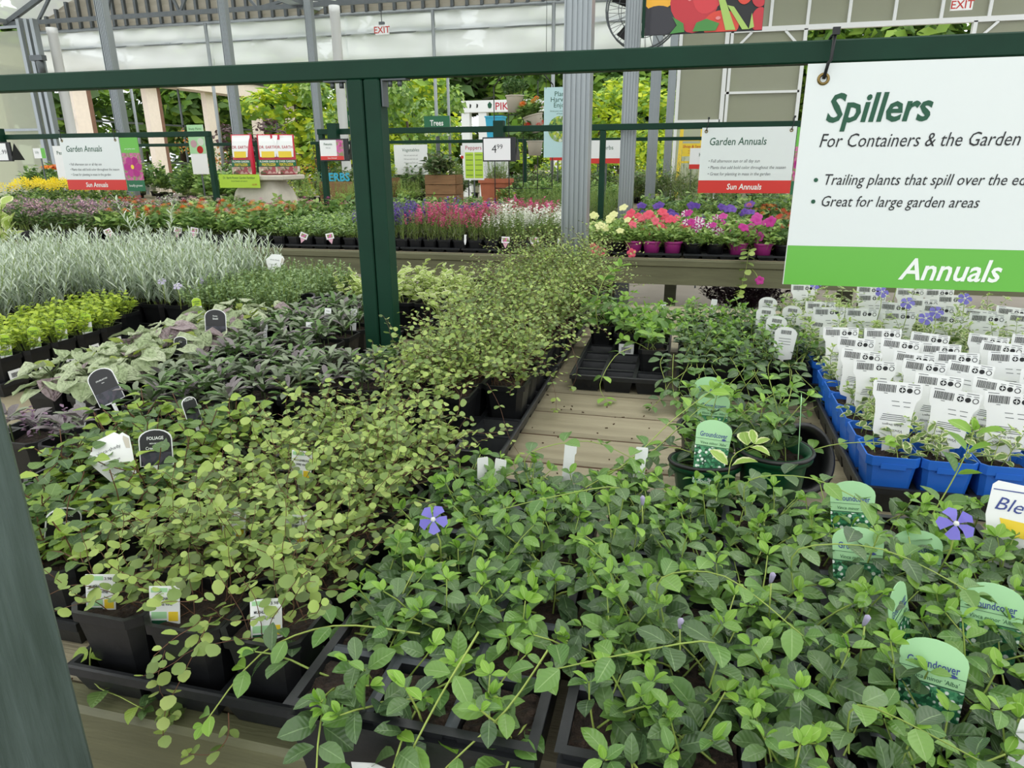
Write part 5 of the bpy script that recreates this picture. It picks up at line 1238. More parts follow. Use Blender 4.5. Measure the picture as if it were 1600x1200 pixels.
# ================================================================== flower bench across the aisle
fpot = square_pot_mesh(.095, .068, wb=.78); fsoil = soil_square(.08, .06); ftray = tray_mesh(.42, .3, .03, 4, 3)
mpot = round_pot('magenta_pot', .055, .085).mesh('pot'); kpot = round_pot('black_plastic', .055, .08).mesh('pot')
def gen_flowery(rg, kind):
    if kind == 'zinnia':
        P = gen_mound(rg, 20, .15, .07, .05, .06, ('gr', 'grl', 'gr'), 5)
    elif kind == 'mauve': P = gen_mound(rg, 26, .17, .07, .032, .06, ('grd', 'olv', 'gr'), 6)
    elif kind in ('angel_pink', 'angel_purple', 'angel_white'): P = gen_spikes(rg, 13, .16, .055, .04, .06, ('ndl', 'ndld'), .013, el=(.1, .9))
    elif kind == 'lobelia': P = gen_mound(rg, 34, .11, .08, .026, .055, ('grl', 'thy', 'gr'), 6)
    elif kind == 'petunia': P = gen_mound(rg, 34, .14, .095, .034, .045, ('grl', 'grl', 'gr'), 7)
    elif kind == 'geranium': P = gen_mound(rg, 18, .13, .07, .045, .06, ('grd', 'gr'), 5)
    elif kind == 'herb': P = gen_spikes(rg, 16, .24, .06, .035, .06, ('ndl', 'ndld', 'ndll'), .011, el=(.2, 1.))
    else: P = gen_mound(rg, 30, .15, .08, .03, .06, ('gr', 'grl', 'grd'), 6)
    return P
def bloom_spots(rg, n, h, r): return [Vector((rg.uniform(-r, r), rg.uniform(-r, r) - .015, .06 + h * rg.uniform(.75, 1.15))) for _ in range(n)]
def add_blooms(P, rg, kind, col):
    F = Plant()
    if kind == 'zinnia' or kind == 'geranium':
        for p in bloom_spots(rg, 2 if kind == 'zinnia' else 4, .15, .05): F.leaf('fl_pom_' + rg.choice(col), p, (1, 0, 0), rup(rg, .4), .05 if kind == 'zinnia' else .04)
    elif kind.startswith('angel'):
        for s in range(6):
            c = Vector((rg.uniform(-.06, .06), rg.uniform(-.06, .06), .14 + rg.uniform(0, .04)))
            for q in range(11): F.leaf('fl_dot_' + rg.choice(col), c + Vector((rg.uniform(-.005, .005), rg.uniform(-.005, .005), q * .0075)), rdir(rg, -.1, .7), (0, 0, 1), .018)
    elif kind == 'mauve':
        for p in bloom_spots(rg, 7, .17, .065):
            for q in range(9): F.leaf('fl_dot_' + rg.choice(col), p + Vector((rg.uniform(-.02, .02), rg.uniform(-.02, .02), rg.uniform(-.012, .012))), rdir(rg, 0, .9), (0, 0, 1), .014)
    elif kind == 'petunia':
        for p in [Vector((q.x, q.y, .07 + rg.uniform(.35, 1.2) * .13)) for q in bloom_spots(rg, 2 if col == ('purple',) else 3, .13, .09)]: F.leaf('fl_pet_' + rg.choice(col), p, (1, 0, .1), Vector((rg.uniform(-.5, .5), rg.uniform(-1.1, -.4), rg.uniform(.3, 1))), .058)
    elif kind == 'lobelia':
        for p in bloom_spots(rg, 3, .09, .06): F.leaf('fl_dot_' + rg.choice(col), p, rdir(rg, 0, .6), (0, 0, 1), .012)
    return F
VAR = {}
def variant(kind, col, k):
    key = (kind, col, k)
    if key not in VAR:
        rg = random.Random(hash(kind) % 1000 * 0 + sum(map(ord, kind + ''.join(col))) + k * 7)
        P = gen_flowery(rg, kind); F = add_blooms(P, rg, kind, col)
        VAR[key] = (P.bake('foliage'), F, F.bake('blossom', 'fl_') if F.lv else None)
    return VAR[key]
NAMES = {'zinnia': 'potted_zinnia', 'mauve': 'potted_pentas', 'angel_pink': 'potted_angelonia', 'angel_purple': 'potted_angelonia', 'angel_white': 'potted_angelonia', 'lobelia': 'potted_lobelia', 'petunia': 'potted_petunia', 'geranium': 'potted_geranium', 'herb': 'potted_herb', 'green': 'potted_bedding_plant'}
def block(kind, col, x0, x1, y0, y1, lab, group, pitch=.105, pot=None, soil=True, sep=False, seed=0, dz=0., sc=1., skipp=0., z=.7505):
    nx = max(1, round((x1 - x0) / pitch)); ny = max(1, round((y1 - y0) / pitch)); rg = random.Random(seed)
    for j in range(ny):
        for i in range(nx):
            if rg.random() < skipp: continue
            x = x0 + (i + .5) * (x1 - x0) / nx; y = y0 + (j + .5) * (y1 - y0) / ny
            t = thing(NAMES[kind], lab, 'plant', (x + rg.uniform(-.006, .006), y + rg.uniform(-.006, .006), z + .012), group=group)
            ob('pot', pot or fpot, t); ob('soil', fsoil, t) if soil else None
            fo, F, fb = variant(kind, col, rg.randrange(4)); s = sc * rg.uniform(.78, 1.25); a = rg.uniform(0, 6.28) if not sep else rg.uniform(-.5, .5)
            o = ob('foliage', fo, t, (0, 0, dz - .06 * (s - 1)), a); o.scale = (s, s, s)
            if fb is None: continue
            if sep and j < 3:
                for key, M in F.lv:
                    q = bpy.data.objects.new('flower', LEAF[key]['me']); q.parent = t; q.matrix_basis = Matrix.Translation((0, 0, dz - .06 * (s - 1))) @ Matrix.Rotation(a, 4, 'Z') @ Matrix.Scale(s, 4) @ M; COL.objects.link(q)
            else: q = ob('blossom', fb, t, (0, 0, dz - .06 * (s - 1)), a); q.scale = (s, s, s)
for i in range(13):
    x = -5.95 + i * .43
    if x > -.95: break
    ob('carry_tray', ftray, None, (x, 4.53, Z), label='shallow black tray holding the front row of flower bench pots', cat='tray', group='trays along the flower bench')
for i in range(6): ob('carry_tray', ftray, None, (-.66 + i * .43, 4.53, Z), label='shallow black tray holding the front row of petunia pots', cat='tray', group='trays along the petunia bench')
Y0 = 4.40
block('mauve', ('mauve', 'palepink'), -6.0, -4.3, Y0, 5.05, 'mauve and pink pentas in a black pot on the flower bench', 'pentas on the flower bench', seed=1)
block('geranium', ('red',), -5.0, -4.55, 5.05, 5.35, 'red flowering plant behind the pentas', 'red plants behind the pentas', seed=2, sc=1.15)
block('green', ('white',), -6.2, -5.0, 5.05, 5.9, 'leafy green bedding plant behind the pentas', 'green plants behind the pentas', .14, seed=3)
block('mauve', ('mauve', 'white'), -4.55, -4.2, 5.05, 5.5, 'mauve flowering plant under the picture sign', 'mauve plants under the picture sign', seed=4)
block('zinnia', ('orange', 'red', 'red', 'palepink'), -4.28, -2.95, Y0, 5.25, 'zinnia with orange and red heads in a black pot', 'zinnias on the flower bench', seed=5)
block('zinnia', ('cream', 'palepink', 'cream'), -4.6, -4.0, 5.3, 6.0, 'pale flowered zinnia behind the orange zinnias', 'pale zinnias', .13, seed=6)
block('zinnia', ('pink', 'magenta'), -3.6, -2.8, 5.25, 5.75, 'pink zinnia before the stone pedestal', 'pink zinnias by the pedestal', .13, seed=7)
block('lobelia', ('blue', 'white') if False else ('purple', 'white'), -2.95, -2.2, Y0, 5.2, 'pale green trailing lobelia in a black pot', 'lobelia pots', seed=8)
block('green', ('white',), -3.0, -1.9, 5.3, 6.7, 'leafy green herb behind the lobelia', 'herbs behind the lobelia', .15, seed=9)
block('angel_purple', ('purple',), -2.2, -1.82, Y0, 5.1, 'purple spiked angelonia beside the lobelia', 'purple angelonia beside lobelia', seed=10)
block('angel_purple', ('purple',), -1.9, -1.45, 5.0, 5.75, 'purple spiked angelonia behind the pink ones', 'purple angelonia behind pink', .12, seed=11)
block('angel_pink', ('pink',), -1.82, -1.3, Y0, 5.0, 'deep pink spiked angelonia on the flower bench', 'pink angelonia front', seed=12)
block('angel_pink', ('pink',), -1.45, -.95, 4.95, 5.6, 'deep pink spiked angelonia behind the white ones', 'pink angelonia behind white', .12, seed=13)
block('angel_white', ('white',), -1.3, -.95, Y0, 4.95, 'white spiked angelonia on the flower bench', 'white angelonia', seed=14)
block('angel_white', ('white',), -.9, -.66, Y0, 5.0, 'white spiked angelonia behind the aisle column', 'white angelonia by the column', seed=15)
block('herb', ('white',), -1.4, -.6, 5.7, 6.7, 'fine leaved green herb behind the pink angelonia', 'fine herbs behind angelonia', .15, seed=16)
block('green', ('white',), -1.9, -1.4, 5.8, 6.7, 'leafy green herb behind the purple angelonia', 'herbs behind purple angelonia', .15, seed=17)
block('petunia', ('yellow',), -.62, -.36, Y0, 5.0, 'pale yellow petunia in a round pot beside the column', 'yellow petunias', .125, kpot, seed=18, sep=True)
block('petunia', ('coral',), -.38, -.02, Y0, 4.9, 'coral pink petunia in a round magenta pot', 'coral petunias', .125, mpot, seed=19, sep=True)
block('petunia', ('stripe', 'stripe', 'magenta'), -.02, .24, Y0, 5.0, 'purple and white striped petunia in a round pot', 'striped petunias', .125, kpot, seed=20, sep=True)
block('petunia', ('magenta',), .24, .52, Y0, 4.9, 'magenta calibrachoa with lime leaves in a magenta pot', 'magenta calibrachoa', .125, mpot, seed=21, sep=True, skipp=0)
block('geranium', ('red',), .52, 1.0, Y0, 5.0, 'red geranium beside the calibrachoa', 'red geraniums', .12, kpot, seed=22, sep=True)
block('petunia', ('purple',), -.4, .45, 4.95, 5.45, 'deep purple petunia behind the coral and striped ones', 'purple petunias', .13, kpot, seed=23, sep=True)
block('geranium', ('red', 'orange'), .4, 1.2, 5.05, 5.5, 'red flowering plant behind the geraniums', 'red plants behind geraniums', .13, kpot, seed=24)
block('geranium', ('red', 'pink'), 1.02, 3.1, Y0, 5.5, 'red and pink geranium past the petunia pots', 'geraniums past the petunias', .16, kpot, seed=27)
block('green', ('white',), -.35, 3.1, 5.72, 6.7, 'bushy green plant behind the purple petunias', 'green plants behind the petunias', .16, seed=25, sc=1.3)
# marigolds on the bench end
def marigold(x, y, seed):
    rg = random.Random(seed); t = thing('potted_marigold', 'bright yellow marigold left of the garden annuals sign', 'plant', (x, y, .7505), group='yellow marigolds'); ob('pot', kpot, t)
    ob('foliage', variant('green', ('white',), seed % 4)[0], t).scale = (1.2, 1.2, 1.5)
    for i in range(4): q = ob('flower', LEAF['fl_pom_marigold']['me'], t, (rg.uniform(-.1, .1), rg.uniform(-.1, .1), rg.uniform(.30, .37))); q.scale = (.15, .15, .2); q.rotation_euler = (rg.uniform(.1, .6), rg.uniform(-.3, .3), 0)
for i in range(16): marigold(-7.1 + (i % 8) * .17 + .05 * (i // 8), 6.25 + (i // 8) * .2, 300 + i)
bench(-8.2, -6.42, 5.2, 6.8, 'olive plank bench end carrying the yellow marigolds')
block('green', ('white',), -7.6, -6.5, 5.25, 6.1, 'leafy green plant before the marigolds', 'green plants before the marigolds', .16, seed=26, sc=1.2)
leafmesh('lilyp', 'm_fl_orange', OVAL, .3, .6)
for k in range(6):
    t = thing('potted_lily', 'orange lily above the marigolds', 'plant', (-8.95 + (k % 3) * .22, 8.6 + (k // 3) * .2, .7505), group='orange lilies'); ob('pot', kpot, t); rg = random.Random(330 + k)
    P = gen_spikes(rg, 6, .42, .06, .08, .06, ('ndl', 'ndld'), .03); ob('foliage', P.bake(), t)
    for s in range(3):
        c = Vector((rg.uniform(-.1, .1), rg.uniform(-.1, .1), .46 + rg.uniform(0, .07)))
        for q in range(6): o = bpy.data.objects.new('petal', LEAF['lilyp']['me']); o.parent = t; o.matrix_basis = frame(c, rdir(rg, .2, .5, az=q * PI / 3), (0, 0, 1), .1); COL.objects.link(o)
# white picture tags hanging on the front pots
def b_front(t):
    ob('card', shared('ft1', lambda: MB().use('card_white').box(-.026, .026, 0, .0008, 0, .04).mesh('card')), t); ob('picture', shared('ft2', lambda: MB().use('pic_pink').box(-.018, .018, -.0006, -.0001, .008, .032).mesh('picture')), t)
    ob('point', shared('ft3', lambda: MB().use('tag_pink').poly([(0, -.035), (.017, -.001), (-.017, -.001)], 0, .0008).mesh('point')), t)
for k, x in enumerate((-4.15, -3.56, -3.42, -2.56, -2.35, -1.12, -.93)): tag('picture_tag', 'white picture tag with pink point hooked on a flower pot rim', (x, 4.345, Z + .075 + (.02 if k in (1, 2) else 0)), (R(-12), R((-20, 15, 12, 25, -10, 3, -2)[k]), R(5)), b_front, group='picture tags on pot rims')
for k, x in enumerate((-4.3, -3.08, -2.05, -1.4, -.78)): tag('white_stake', 'small white stake standing in a front pot of the flower bench', (x, 4.38, Z + .09), (R(-8), R(4), R(8)), b_stake, group='stakes in the flower pots').scale = (.8, 1, .6)
# trailing stems over the bench edge
runner('petunia_trailer', 'calibrachoa stem trailing down over the bench edge', [(.37, 4.36, .82), (.36, 4.29, .8), (.355, 4.27, .72), (.34, 4.265, .62), (.33, 4.26, .57)], 9, ('wa', 'wl'), .045, 90, r=.002)
def lone(x, y, z, key, size, lab):
    t = thing('petunia_flower', lab, 'flower', (x, y, z)); o = ob('petals', LEAF[key]['me'], t); o.matrix_basis = frame((0, 0, 0), (1, 0, .2), (.1, -1, .3), size)
    MB().use('stem_light', True).tube([(0, .01, -.004), (-.02, .05, .03), (-.05, .1, .06)], .002, 4).obj('stem', t)
for a in ((.435, 4.25, .655, 'fl_pet_magenta', .055, 'single magenta petunia hanging below the bench edge'), (-.315, 4.29, .79, 'fl_pet_coral', .06, 'coral petunia bloom drooping over the edge beside the trailing stems'), (-.55, 4.29, .81, 'fl_pet_coral', .075, 'large coral petunia bloom drooping beside the aisle column'), (-.5, 4.28, .795, 'fl_pet_coral', .06, 'lower coral petunia bloom touching the large drooping one')): lone(*a)
# pedestal with fertilizer bags
t = thing('stone_pedestal', 'pale stone pedestal with a flat slab among the zinnias', 'pedestal', (-3.98, 6.15, .7505))
b = MB().use('stone', True)
def sq(w, d, z): return [(x * w / 2, y * d / 2, z) for x, y in ((-1, -.8), (-.8, -1), (.8, -1), (1, -.8), (1, .8), (.8, 1), (-.8, 1), (-1, .8))]
b.loft([sq(.56, .36, 0), sq(.56, .36, .1), sq(.54, .34, .2), sq(.48, .31, .3), sq(.38, .26, .37), sq(.36, .25, .405)]); b.obj('body', t)
MB().use('stone').bbox(-.33, .33, -.2, .2, .406, .45, .008).obj('slab', t)
def bag(x, y, rz, lab, front=True):
    t = thing('fertilizer_bag', lab, 'bag', (x, y, 1.203), rz)
    W, H = .22, .36; b = MB().use('bag_red', True); rings = []
    for z, w, d in ((0, .95, .5), (.03, 1, .9), (.12, 1, 1), (.22, .98, .85), (.3, .95, .4), (.335, .97, .08), (.36, .98, .03)): rings.append([(x_ * W / 2 * w, y_ * .055 * d, z) for x_, y_ in ((-1, 0), (-.7, -.8), (0, -1), (.7, -.8), (1, 0), (.7, .8), (0, 1), (-.7, .8))])
    b.loft(rings); b.obj('body', t)
    q = MB().use('card_white'); f = lambda z: -.0565 if z < .2 else -.0565 + (z - .2) * .30
    prof = ((.16, -.0580, .075), (.22, -.0505, .08), (.3, -.0265, .085), (.335, -.0095, .09), (.352, -.006, .09))
    q.add([(s_ * w_, y_, z_) for z_, y_, w_ in prof for s_ in (-1, 1)], [(2 * k, 2 * k + 1, 2 * k + 3, 2 * k + 2) for k in range(4)]).obj('label_panel', t)
    MB().use('sign_dark').add([(-.095, -.0570, .075), (.095, -.0570, .075), (.095, -.0570, .135), (-.095, -.0570, .135)], [(0, 1, 2, 3)]).obj('green_panel', t)
    MB().use('pic_fert').add([(-.1, -.0571, .01), (.1, -.0571, .01), (.1, -.0571, .072), (-.1, -.0571, .072)], [(0, 1, 2, 3)]).obj('flower_print', t)
    MB().use('tag_yellow').add([(-.06, -.0590, .155), (.06, -.0590, .155), (.06, -.0525, .21), (-.06, -.0525, .21)], [(0, 1, 2, 3)]).obj('picture', t)
    o = text(t, 'DR. EARTH', .038, 'ink_red', 0, .235, -.0475, .01, sx=.85); o.rotation_euler.x = R(73)
    text(t, 'FLOWER GARDEN', .024, 'ink_white', 0, .112, -.0585, .02, sx=.85); text(t, 'FERTILIZER', .032, 'tag_yellow', 0, .082, -.0585, .02, sx=.85)
bag(-4.08, 6.02, R(4), 'red and white fertilizer bag fully facing out on the pedestal'); bag(-3.85, 6.10, R(14), 'red and white fertilizer bag standing behind the front bag'); bag(-4.17, 6.2, R(-30), 'red fertilizer bag turned away at the pedestal edge'); bag(-3.74, 6.16, R(42), 'red fertilizer bag turned sideways at the slab end')
t = thing('price_card', 'lime yellow price card hanging on the pedestal slab', 'sign', (-4.31, 5.93, 1.09)); MB().use('tag_lime').box(0, .43, 0, .003, 0, .12).obj('card', t)
text(t, 'Dr. Earth Flower Garden Fertilizer', .03, 'ink_green', .215, .08, -.001, sx=.8); text(t, 'feeds flowers all season', .018, 'ink_green', .215, .055, -.001); text(t, '10.99', .025, 'ink_red', .37, .02, -.001)
# ================================================================== herb bench and what stands on it
def filler(keys, x0, x1, y0, y1, n, h, L, lab, group, seed, name='potted_herb', spikes=False):
    rg = random.Random(seed); VV = []
    for k in range(3): VV.append((gen_spikes(rg, 14, h, .09, L, .06, keys, .02, el=(.2, 1.)) if spikes else gen_mound(rg, 34, h, .14, L, .06, keys, 7)).bake())
    for i in range(n):
        X, Y_ = rg.uniform(x0, x1), rg.uniform(y0, y1)
        if -.62 < X < -.28 and 8.3 < Y_ < 8.95: X += .36
        t = thing(name, lab, 'plant', (X, Y_, .7505), group=group); ob('pot', kpot, t); o = ob('foliage', VV[rg.randrange(3)], t, None, rg.uniform(0, 6)); s = rg.uniform(.8, 1.2); o.scale = (s, s, s)
filler(('ndll', 'grl'), -5.4, -3.6, 8.45, 9.3, 26, .28, .05, 'feathery bright green herb on the herb bench', 'feathery herbs', 401, spikes=True)
filler(('gr', 'grd', 'olv'), -5.4, -2.6, 9.3, 10.8, 26, .38, .06, 'bushy dark green herb at the back of the herb bench', 'bushy herbs', 402)
filler(('gr', 'grl'), -2.4, -.8, 8.45, 9.4, 18, .24, .05, 'leafy herb around the terracotta trough', 'herbs by the trough', 403)
filler(('gr', 'grd', 'olv'), -2.4, .2, 9.4, 10.8, 24, .34, .06, 'bushy herb under the plant tower', 'herbs under the tower', 404)
filler(('ndld', 'ndl'), -.9, 2.4, 8.45, 9.6, 34, .42, .06, 'tall grey-green rosemary behind the petunias', 'tall rosemary', 405, 'potted_rosemary', True)
filler(('olv', 'gr'), .3, 2.4, 9.6, 10.8, 16, .4, .06, 'grey-green sage behind the rosemary', 'sage plants', 406)
filler(('gr', 'grd', 'grl'), -10.6, -5.8, 8.9, 10.8, 40, .42, .07, 'dark leafy perennial behind the lilies', 'perennials behind lilies', 407, 'potted_perennial')
filler(('gr', 'grl'), -6.6, -5.7, 8.45, 9.0, 8, .3, .1, 'broad leaved hosta beside the frame post', 'hostas', 408, 'potted_hosta')
t = thing('herb_letters', 'turquoise letters spelling herbs standing on a wooden strip', 'sign', (-4.98, 9.02, .95))
MB().use('wood_crate').box(0, .5, 0, .03, -.199, .09).obj('board', t); text(t, 'HERBS', .15, 'turquoise', .25, .1, .01, .03, sx=1.)
def crate(x, y, w, d, z0, h, lab):
    t = thing('planter_crate', lab, 'crate', (x, y, z0))
    n = 3
    for k in range(n):
        for s_ in (-1, 1): MB().use('wood_crate').box(-w / 2, w / 2, s_ * d / 2 - .01, s_ * d / 2 + .01, k * h / n + .004, (k + 1) * h / n - .004).obj('slat', t)
        for s_ in (-1, 1): MB().use('wood_crate').box(s_ * w / 2 - .01, s_ * w / 2 + .01, -d / 2 + .011, d / 2 - .011, k * h / n + .004, (k + 1) * h / n - .004).obj('slat', t)
    for sx_ in (-1, 1):
        for sy in (-1, 1): MB().use('wood_crate').box(sx_ * (w / 2 - .03) - .012, sx_ * (w / 2 - .03) + .012, sy * (d / 2 - .023) - .012, sy * (d / 2 - .023) + .012, 0, h).obj('corner_post', t)
    return t
t = crate(-3.2, 9.15, .42, .3, .7505, .38, 'wooden slat planter crate with sage and thyme')
P = gen_mound(random.Random(41), 60, .3, .2, .09, .38, ('olv', 'grd', 'olv'), 6); ob('foliage', P.bake(), t, (-.08, 0, -.04)); P = gen_spikes(random.Random(42), 40, .16, .16, .05, .38, ('ndll', 'ndl'), .02, el=(.2, 1)); ob('foliage', P.bake(), t, (.2, 0, 0))
t = crate(-4.1, 9.15, .4, .3, .7505, .34, 'wooden slat planter crate beside the herb letters')
P = gen_mound(random.Random(43), 60, .26, .2, .06, .3, ('lime', 'grl', 'thy'), 6); ob('foliage', P.bake(), t)
t = thing('terracotta_trough', 'long terracotta trough planted with rosemary', 'planter', (-2.45, 9.05, .7505)); b = MB().use('terracotta')
b.loft([sq(.34, .2, 0), sq(.38, .24, .28), sq(.42, .28, .281), sq(.42, .28, .33), sq(.38, .24, .331), sq(.37, .23, .30)], True, True); b.obj('trough', t)
P = gen_spikes(random.Random(44), 60, .27, .15, .05, .3, ('ndl', 'ndld'), .018, el=(.3, 1.1)); ob('foliage', P.bake(), t)
# plant tower
t = thing('plant_tower', 'black wire tower trellis with an arched top', 'trellis', (-1.88, 8.15, 0)); b = MB().use('tag_black', True)
for x in (-.34, -.17, 0, .17, .34): b.tube([(x, 0, 0), (x, 0, 2.2 - abs(x) * .3)], .006, 5)
b.tube([(-.34, 0, 2.1), (-.2, 0, 2.25), (0, 0, 2.3), (.2, 0, 2.25), (.34, 0, 2.1)], .007, 5)
for z in (.5, 1.0, 1.4, 1.8): b.tube([(-.34, 0, z), (.34, 0, z)], .005, 5)
b.obj('wire_frame', t)
def hang(x, y, z, lab, keys, rot=0, fl=None, sc=1.):
    t = thing('hanging_pot', lab, 'planter', (x, y, z)); t.rotation_euler = (0, rot, 0); MB.obj(round_pot('beige_pot', .09 * sc, .16 * sc), 'pot', t); MB().use('tag_black', True).tube([(0, .08 * sc, .14 * sc), (0, .1 * sc, .18 * sc)], .005, 5).obj('hook', t)
    P = gen_mound(random.Random(int(z * 100)), 40, .2, .14, .07, .14 * sc, keys, 7); ob('foliage', P.bake(), t)
    if fl:
        rg = random.Random(4)
        for i in range(7): q = ob('flower', LEAF[fl]['me'], t, (rg.uniform(-.1, .1), rg.uniform(-.12, 0), .3 + rg.uniform(0, .06))); q.scale = (.07, .07, .07); q.rotation_euler = (.7, 0, 0)
hang(-1.95, 8.04, 1.82, 'beige hanging pot with trailing rosemary at the tower top', ('ndl', 'grd'), sc=1.1); hang(-1.7, 8.04, 1.6, 'tilted beige pot of orange marigolds on the tower', ('gr', 'grl'), R(-14), 'fl_pom_orange', 1.2); hang(-1.72, 8.04, 1.36, 'beige pot with red flowers lowest on the tower', ('gr', 'grd'), 0, 'fl_pom_red')
t = thing('turquoise_planter', 'tall square turquoise planter on a white plinth', 'planter', (-3.08, 11.4, 0)); MB().use('white').box(-.16, .16, -.16, .16, 0, 1.6).obj('plinth', t); MB().use('turquoise').loft([[(x * .11, y * .11, 1.601) for x, y in ((-1, -1), (1, -1), (1, 1), (-1, 1))], [(x * .135, y * .135, 1.94) for x, y in ((-1, -1), (1, -1), (1, 1), (-1, 1))]]).obj('planter', t); MB().use('turquoise').box(-.145, .145, -.145, .145, 1.941, 1.965).obj('rim', t)
t = thing('step_ladder', 'yellow folding step ladder behind the garden annuals sign', 'ladder', (-.02, 11.2, 0))
for x in (-.2, .2):
    MB().use('tag_yellow').bar((x, 0, 0), (x * .75, .3, 1.75), .05, .03).obj('rail', t); MB().use('tag_yellow').bar((x, .75, 0), (x * .75, .34, 1.75), .05, .03).obj('rail', t)
for k in range(5): MB().use('tag_yellow').box(-.19 + k * .008, .19 - k * .008, .05 + k * .055, .13 + k * .055, .28 + k * .32, .31 + k * .32).obj('tread', t)
def yard_sign(x, y, z0, z1, w, s, lab):
    t = thing('yard_sign', lab, 'sign', (x, y, 0)); MB().use('sign_dark').box(0, w, 0, .02, z0 + .001, z1).obj('panel', t); MB().use('pic_garden').box(0, w, -.004, -.001, z0 - .0, z0 + (z1 - z0) * .4).obj('picture', t); text(t, s, .14, 'ink_white', w / 2, z1 - .17, -.002, .02, sx=.8); MB().use('dark_steel').box(w / 2 - .03, w / 2 + .03, .03, .06, 0, z1).obj('post', t)
yard_sign(-6.46, 13.0, 1.72, 2.2, .8, 'Flowering Trees', 'green flowering trees sign beside the frame post'); yard_sign(-4.9, 13.0, 1.72, 2.08, .5, 'Trees', 'small green trees sign in the gap before the white arch')
# dark plants on the floor under the flower bench
for k, (x, y, n, lab, keys) in enumerate(((.52, 6.3, .34, 'dark purple shrub in a pot on the floor under the petunia bench', ('pur',)), (-2.05, 6.35, .26, 'dark green shrub in a pot under the flower bench beside the post', ('grd', 'olv')), (-1.5, 6.35, .26, 'dark green shrub in a pot under the flower bench near the column', ('grd', 'olv')))):
    t = thing('potted_shrub', lab, 'plant', (x, y, 0.001)); MB.obj(round_pot('black_plastic', .12, .1), 'pot', t); P = gen_mound(random.Random(440 + k), 260, .26, n, .035, .07, keys, 8, 'stem_wood'); ob('foliage', P.bake(), t)
# ================================================================== outside
def crownmesh(seed, keys, n, L, lumps):
    rg = random.Random(seed); P = Plant()
    for i in range(n):
        c, r = lumps[rg.randrange(len(lumps))]; d = rdir(rg, -1.2, 1.5); q = Vector(c) + Vector((d.x * r[0], d.y * r[1], d.z * r[2])) * rg.uniform(.72, 1.05)
        P.leaf(rg.choice(keys), q, rdir(rg, -.6, .6), d + Vector((0, 0, .6)), L * rg.uniform(.6, 1.3))
    return P.bake('crown')
def lumps(rg, n, h, r, z0): return [((rg.uniform(-r, r) * .6, rg.uniform(-r, r) * .6, z0 + (h - z0) * (i + .5) / n), (r * rg.uniform(.5, .75) * (1.1 - .5 * i / n), r * rg.uniform(.5, .75) * (1.1 - .5 * i / n), (h - z0) / n * .9)) for i in range(n)]
CR = {}
def tree(x, y, h, r, keys, lab, name='tree', z0=None, n=1500, L=.28, group=None, seed=0, cat='tree'):
    key = (keys, seed % 2, name)
    if key not in CR: CR[key] = crownmesh(seed, keys, n, L, lumps(random.Random(seed), 6, 4., 1.6, 1.2 if name == 'tree' else .1))
    t = thing(name, lab, cat, (x, y, -.02), group=group)
    o = ob('crown', CR[key], t, None, (seed * 1.7) % 6.28); o.scale = (r / 1.6, r / 1.6, h / 4.)
    MB().use('bark', True).tube([(0, 0, 0), (.05, .03, h * .4), (-.03, 0, h * .75)], .09 * h / 4, 7, .03).obj('trunk', t)
sd = 0
def grove(spec, lab, keys, group, **k):
    global sd
    for x, y, h, r in spec:
        sd += 1; y = max(y, 15.1 + r * .6); tree(x, y, h, r, keys, lab, seed=sd, group=group, **k)
grove(((-6.5, 16.2, 2.9, .8), (-6.2, 17.4, 2.9, .7), (-8.0, 16.0, 2.7, .8), (-9.0, 17.5, 3.1, .9)), 'light green slender young tree beyond the film wall', ('tr', 'grl', 'gr'), 'young trees beyond the wall', n=1300)
grove(((-8.6, 15.4, 2.2, .7), (-7.1, 15.2, 2.3, .7), (-7.6, 17.0, 3.0, .8)), 'yellow leaved shrub beyond the film wall', ('try_',), 'yellow shrubs', name='shrub', n=900, L=.22, cat='shrub')
grove(((-9.9, 15.0, 2.1, .9), (-10.6, 15.6, 2.0, .8)), 'dark purple smoke bush outside near the arcade', ('trp',), 'purple bushes', name='shrub', n=900, L=.22, cat='shrub')
grove(((-8.2, 14.9, 1.7, .5), (-11.6, 15.0, 1.9, .5)), 'orange leaved shrub outside the open wall', ('tro', 'gr'), 'orange shrubs', name='shrub', n=700, L=.2, cat='shrub')
grove(((-5.6, 15.2, 1.7, .6), (-3.3, 15.6, 1.6, .6), (-2.1, 15.4, 1.7, .6), (-1.2, 16, 1.9, .7), (-.5, 17, 2.2, .8)), 'yellow-green shrub outside below the white arch', ('try_', 'tr'), 'low yellow-green shrubs', name='shrub', n=900, L=.22, cat='shrub')
grove(((-26, 33, 8, 3.4), (-22, 30, 8, 3.4), (-29, 27, 8.5, 3.6), (-24, 38, 9, 3.6), (-17, 38, 9, 3.6), (-32, 22, 8, 3.4), (-27, 20, 7, 3)), 'bright green tree seen through the arcade', ('tr', 'trd'), 'trees behind the arcade', n=2600, L=.3)
grove(((-13, 36, 9, 3.2), (-10, 40, 10, 3.4), (-7, 38, 9.5, 3.2), (-16, 42, 10, 3.5), (-4.5, 41, 10, 3.4)), 'tall dark evergreen tree in the far background', ('pine', 'trd'), 'dark evergreens', n=3600, L=.42)
grove(((-3, 32, 8, 3), (-.5, 34, 8.5, 3), (2, 33, 8, 3), (5, 34, 8.5, 3.2), (8, 33, 8, 3), (11, 34, 9, 3.2), (-5.5, 30, 6.5, 2.4), (14, 32, 8, 3)), 'mid green broad tree in the far background', ('tr', 'trd'), 'far broad trees', n=2600, L=.3)
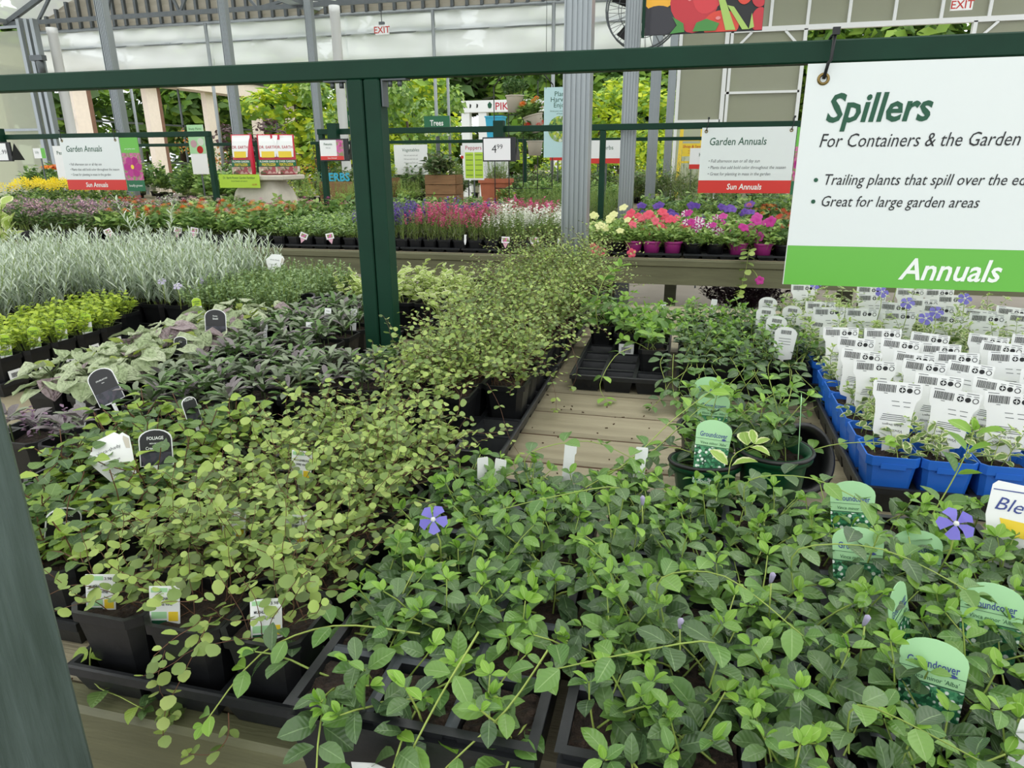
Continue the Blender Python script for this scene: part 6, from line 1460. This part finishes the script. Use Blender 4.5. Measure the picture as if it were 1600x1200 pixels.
grove(((-12, 26, 4.5, 2), (-9.5, 25, 4, 1.9), (-3, 24, 3.6, 1.6), (-1.2, 22, 3.4, 1.4), (.8, 23, 3.6, 1.6), (-14.5, 25, 4.5, 2)), 'sunny yellow-green bushy tree beyond the yard', ('tr', 'try_'), 'sunny bushy trees', n=1600, L=.26)
grove([(-36 + i * 3.1, 37 + (i % 3) * 1.5, 4.6 + (i % 4) * .5, 2.6) for i in range(17)], 'broad green hedge shrub closing the far background', ('tr', 'trd', 'tr'), 'far hedge shrubs', name='shrub', n=1500, L=.3, cat='shrub')
# arcade building
t = thing('arcade_building', 'cream rendered arcade with square pillars and brick edges', 'building', (-18.3, 24, -.02))
for y in (16., 18.9, 22., 25.15, 28.3, 31.): MB().use('building').box(-.1, .1, y - 24 - .27, y - 24 + .27, 0, 3.78).obj('pillar', t); MB().use('brick').box(-.1, .05, y - 24 + .272, y - 24 + .5, 0, 3.76).obj('brick_edge', t) if y < 26 else None
MB().use('building').box(-.32, .34, -9.5, 8., 3.79, 4.3).obj('beam', t); MB().use('dark_steel').box(-.4, .4, -9.5, 8., 4.31, 4.36).obj('roof_edge', t)
for a in (16., 18.9, 22., 25.15, 28.3):
    for z in (1.2, 2.5): MB().use('dark_steel').box(-.05, .0, a - 24 + .3, a - 24 + 2.6, z, z + .06).obj('window_bar', t)
    MB().use('dark_steel').box(-.05, 0, a - 24 + 1.5, a - 24 + 1.56, 0, 3.78).obj('window_bar', t)
# white arch of the sales stand
t = thing('showcase_arch', 'white timber arch with red lettering in the yard', 'arch', (-7.05, 22, -.02))
for x in (0, .55, 2.9, 3.4): MB().use('white').box(x, x + .26, 0, .26, 0, 2.68).obj('post', t)
MB().use('white').box(-.05, 3.75, -.03, .29, 2.681, 3.02).obj('beam', t)
text(t, 'PIKES', .3, 'ink_red', 1.45, 2.74, -.035, .01); text(t, 'SHOWCASE', .24, 'ink_red', 2.55, 2.76, -.035, -.01, sx=.75)
MB().use('ink_green').poly([(.88, 2.8), (.93, 2.78), (.98, 2.8), (1.0, 2.9), (.93, 2.98), (.86, 2.9)], -.034).obj('leaf_mark', t)
for x in (.1, .28, .5): MB().use('ink').poly([(x, 2.8), (x + .05, 2.82), (x + .06, 2.9), (x + .01, 2.93)], -.034).obj('mark', t)
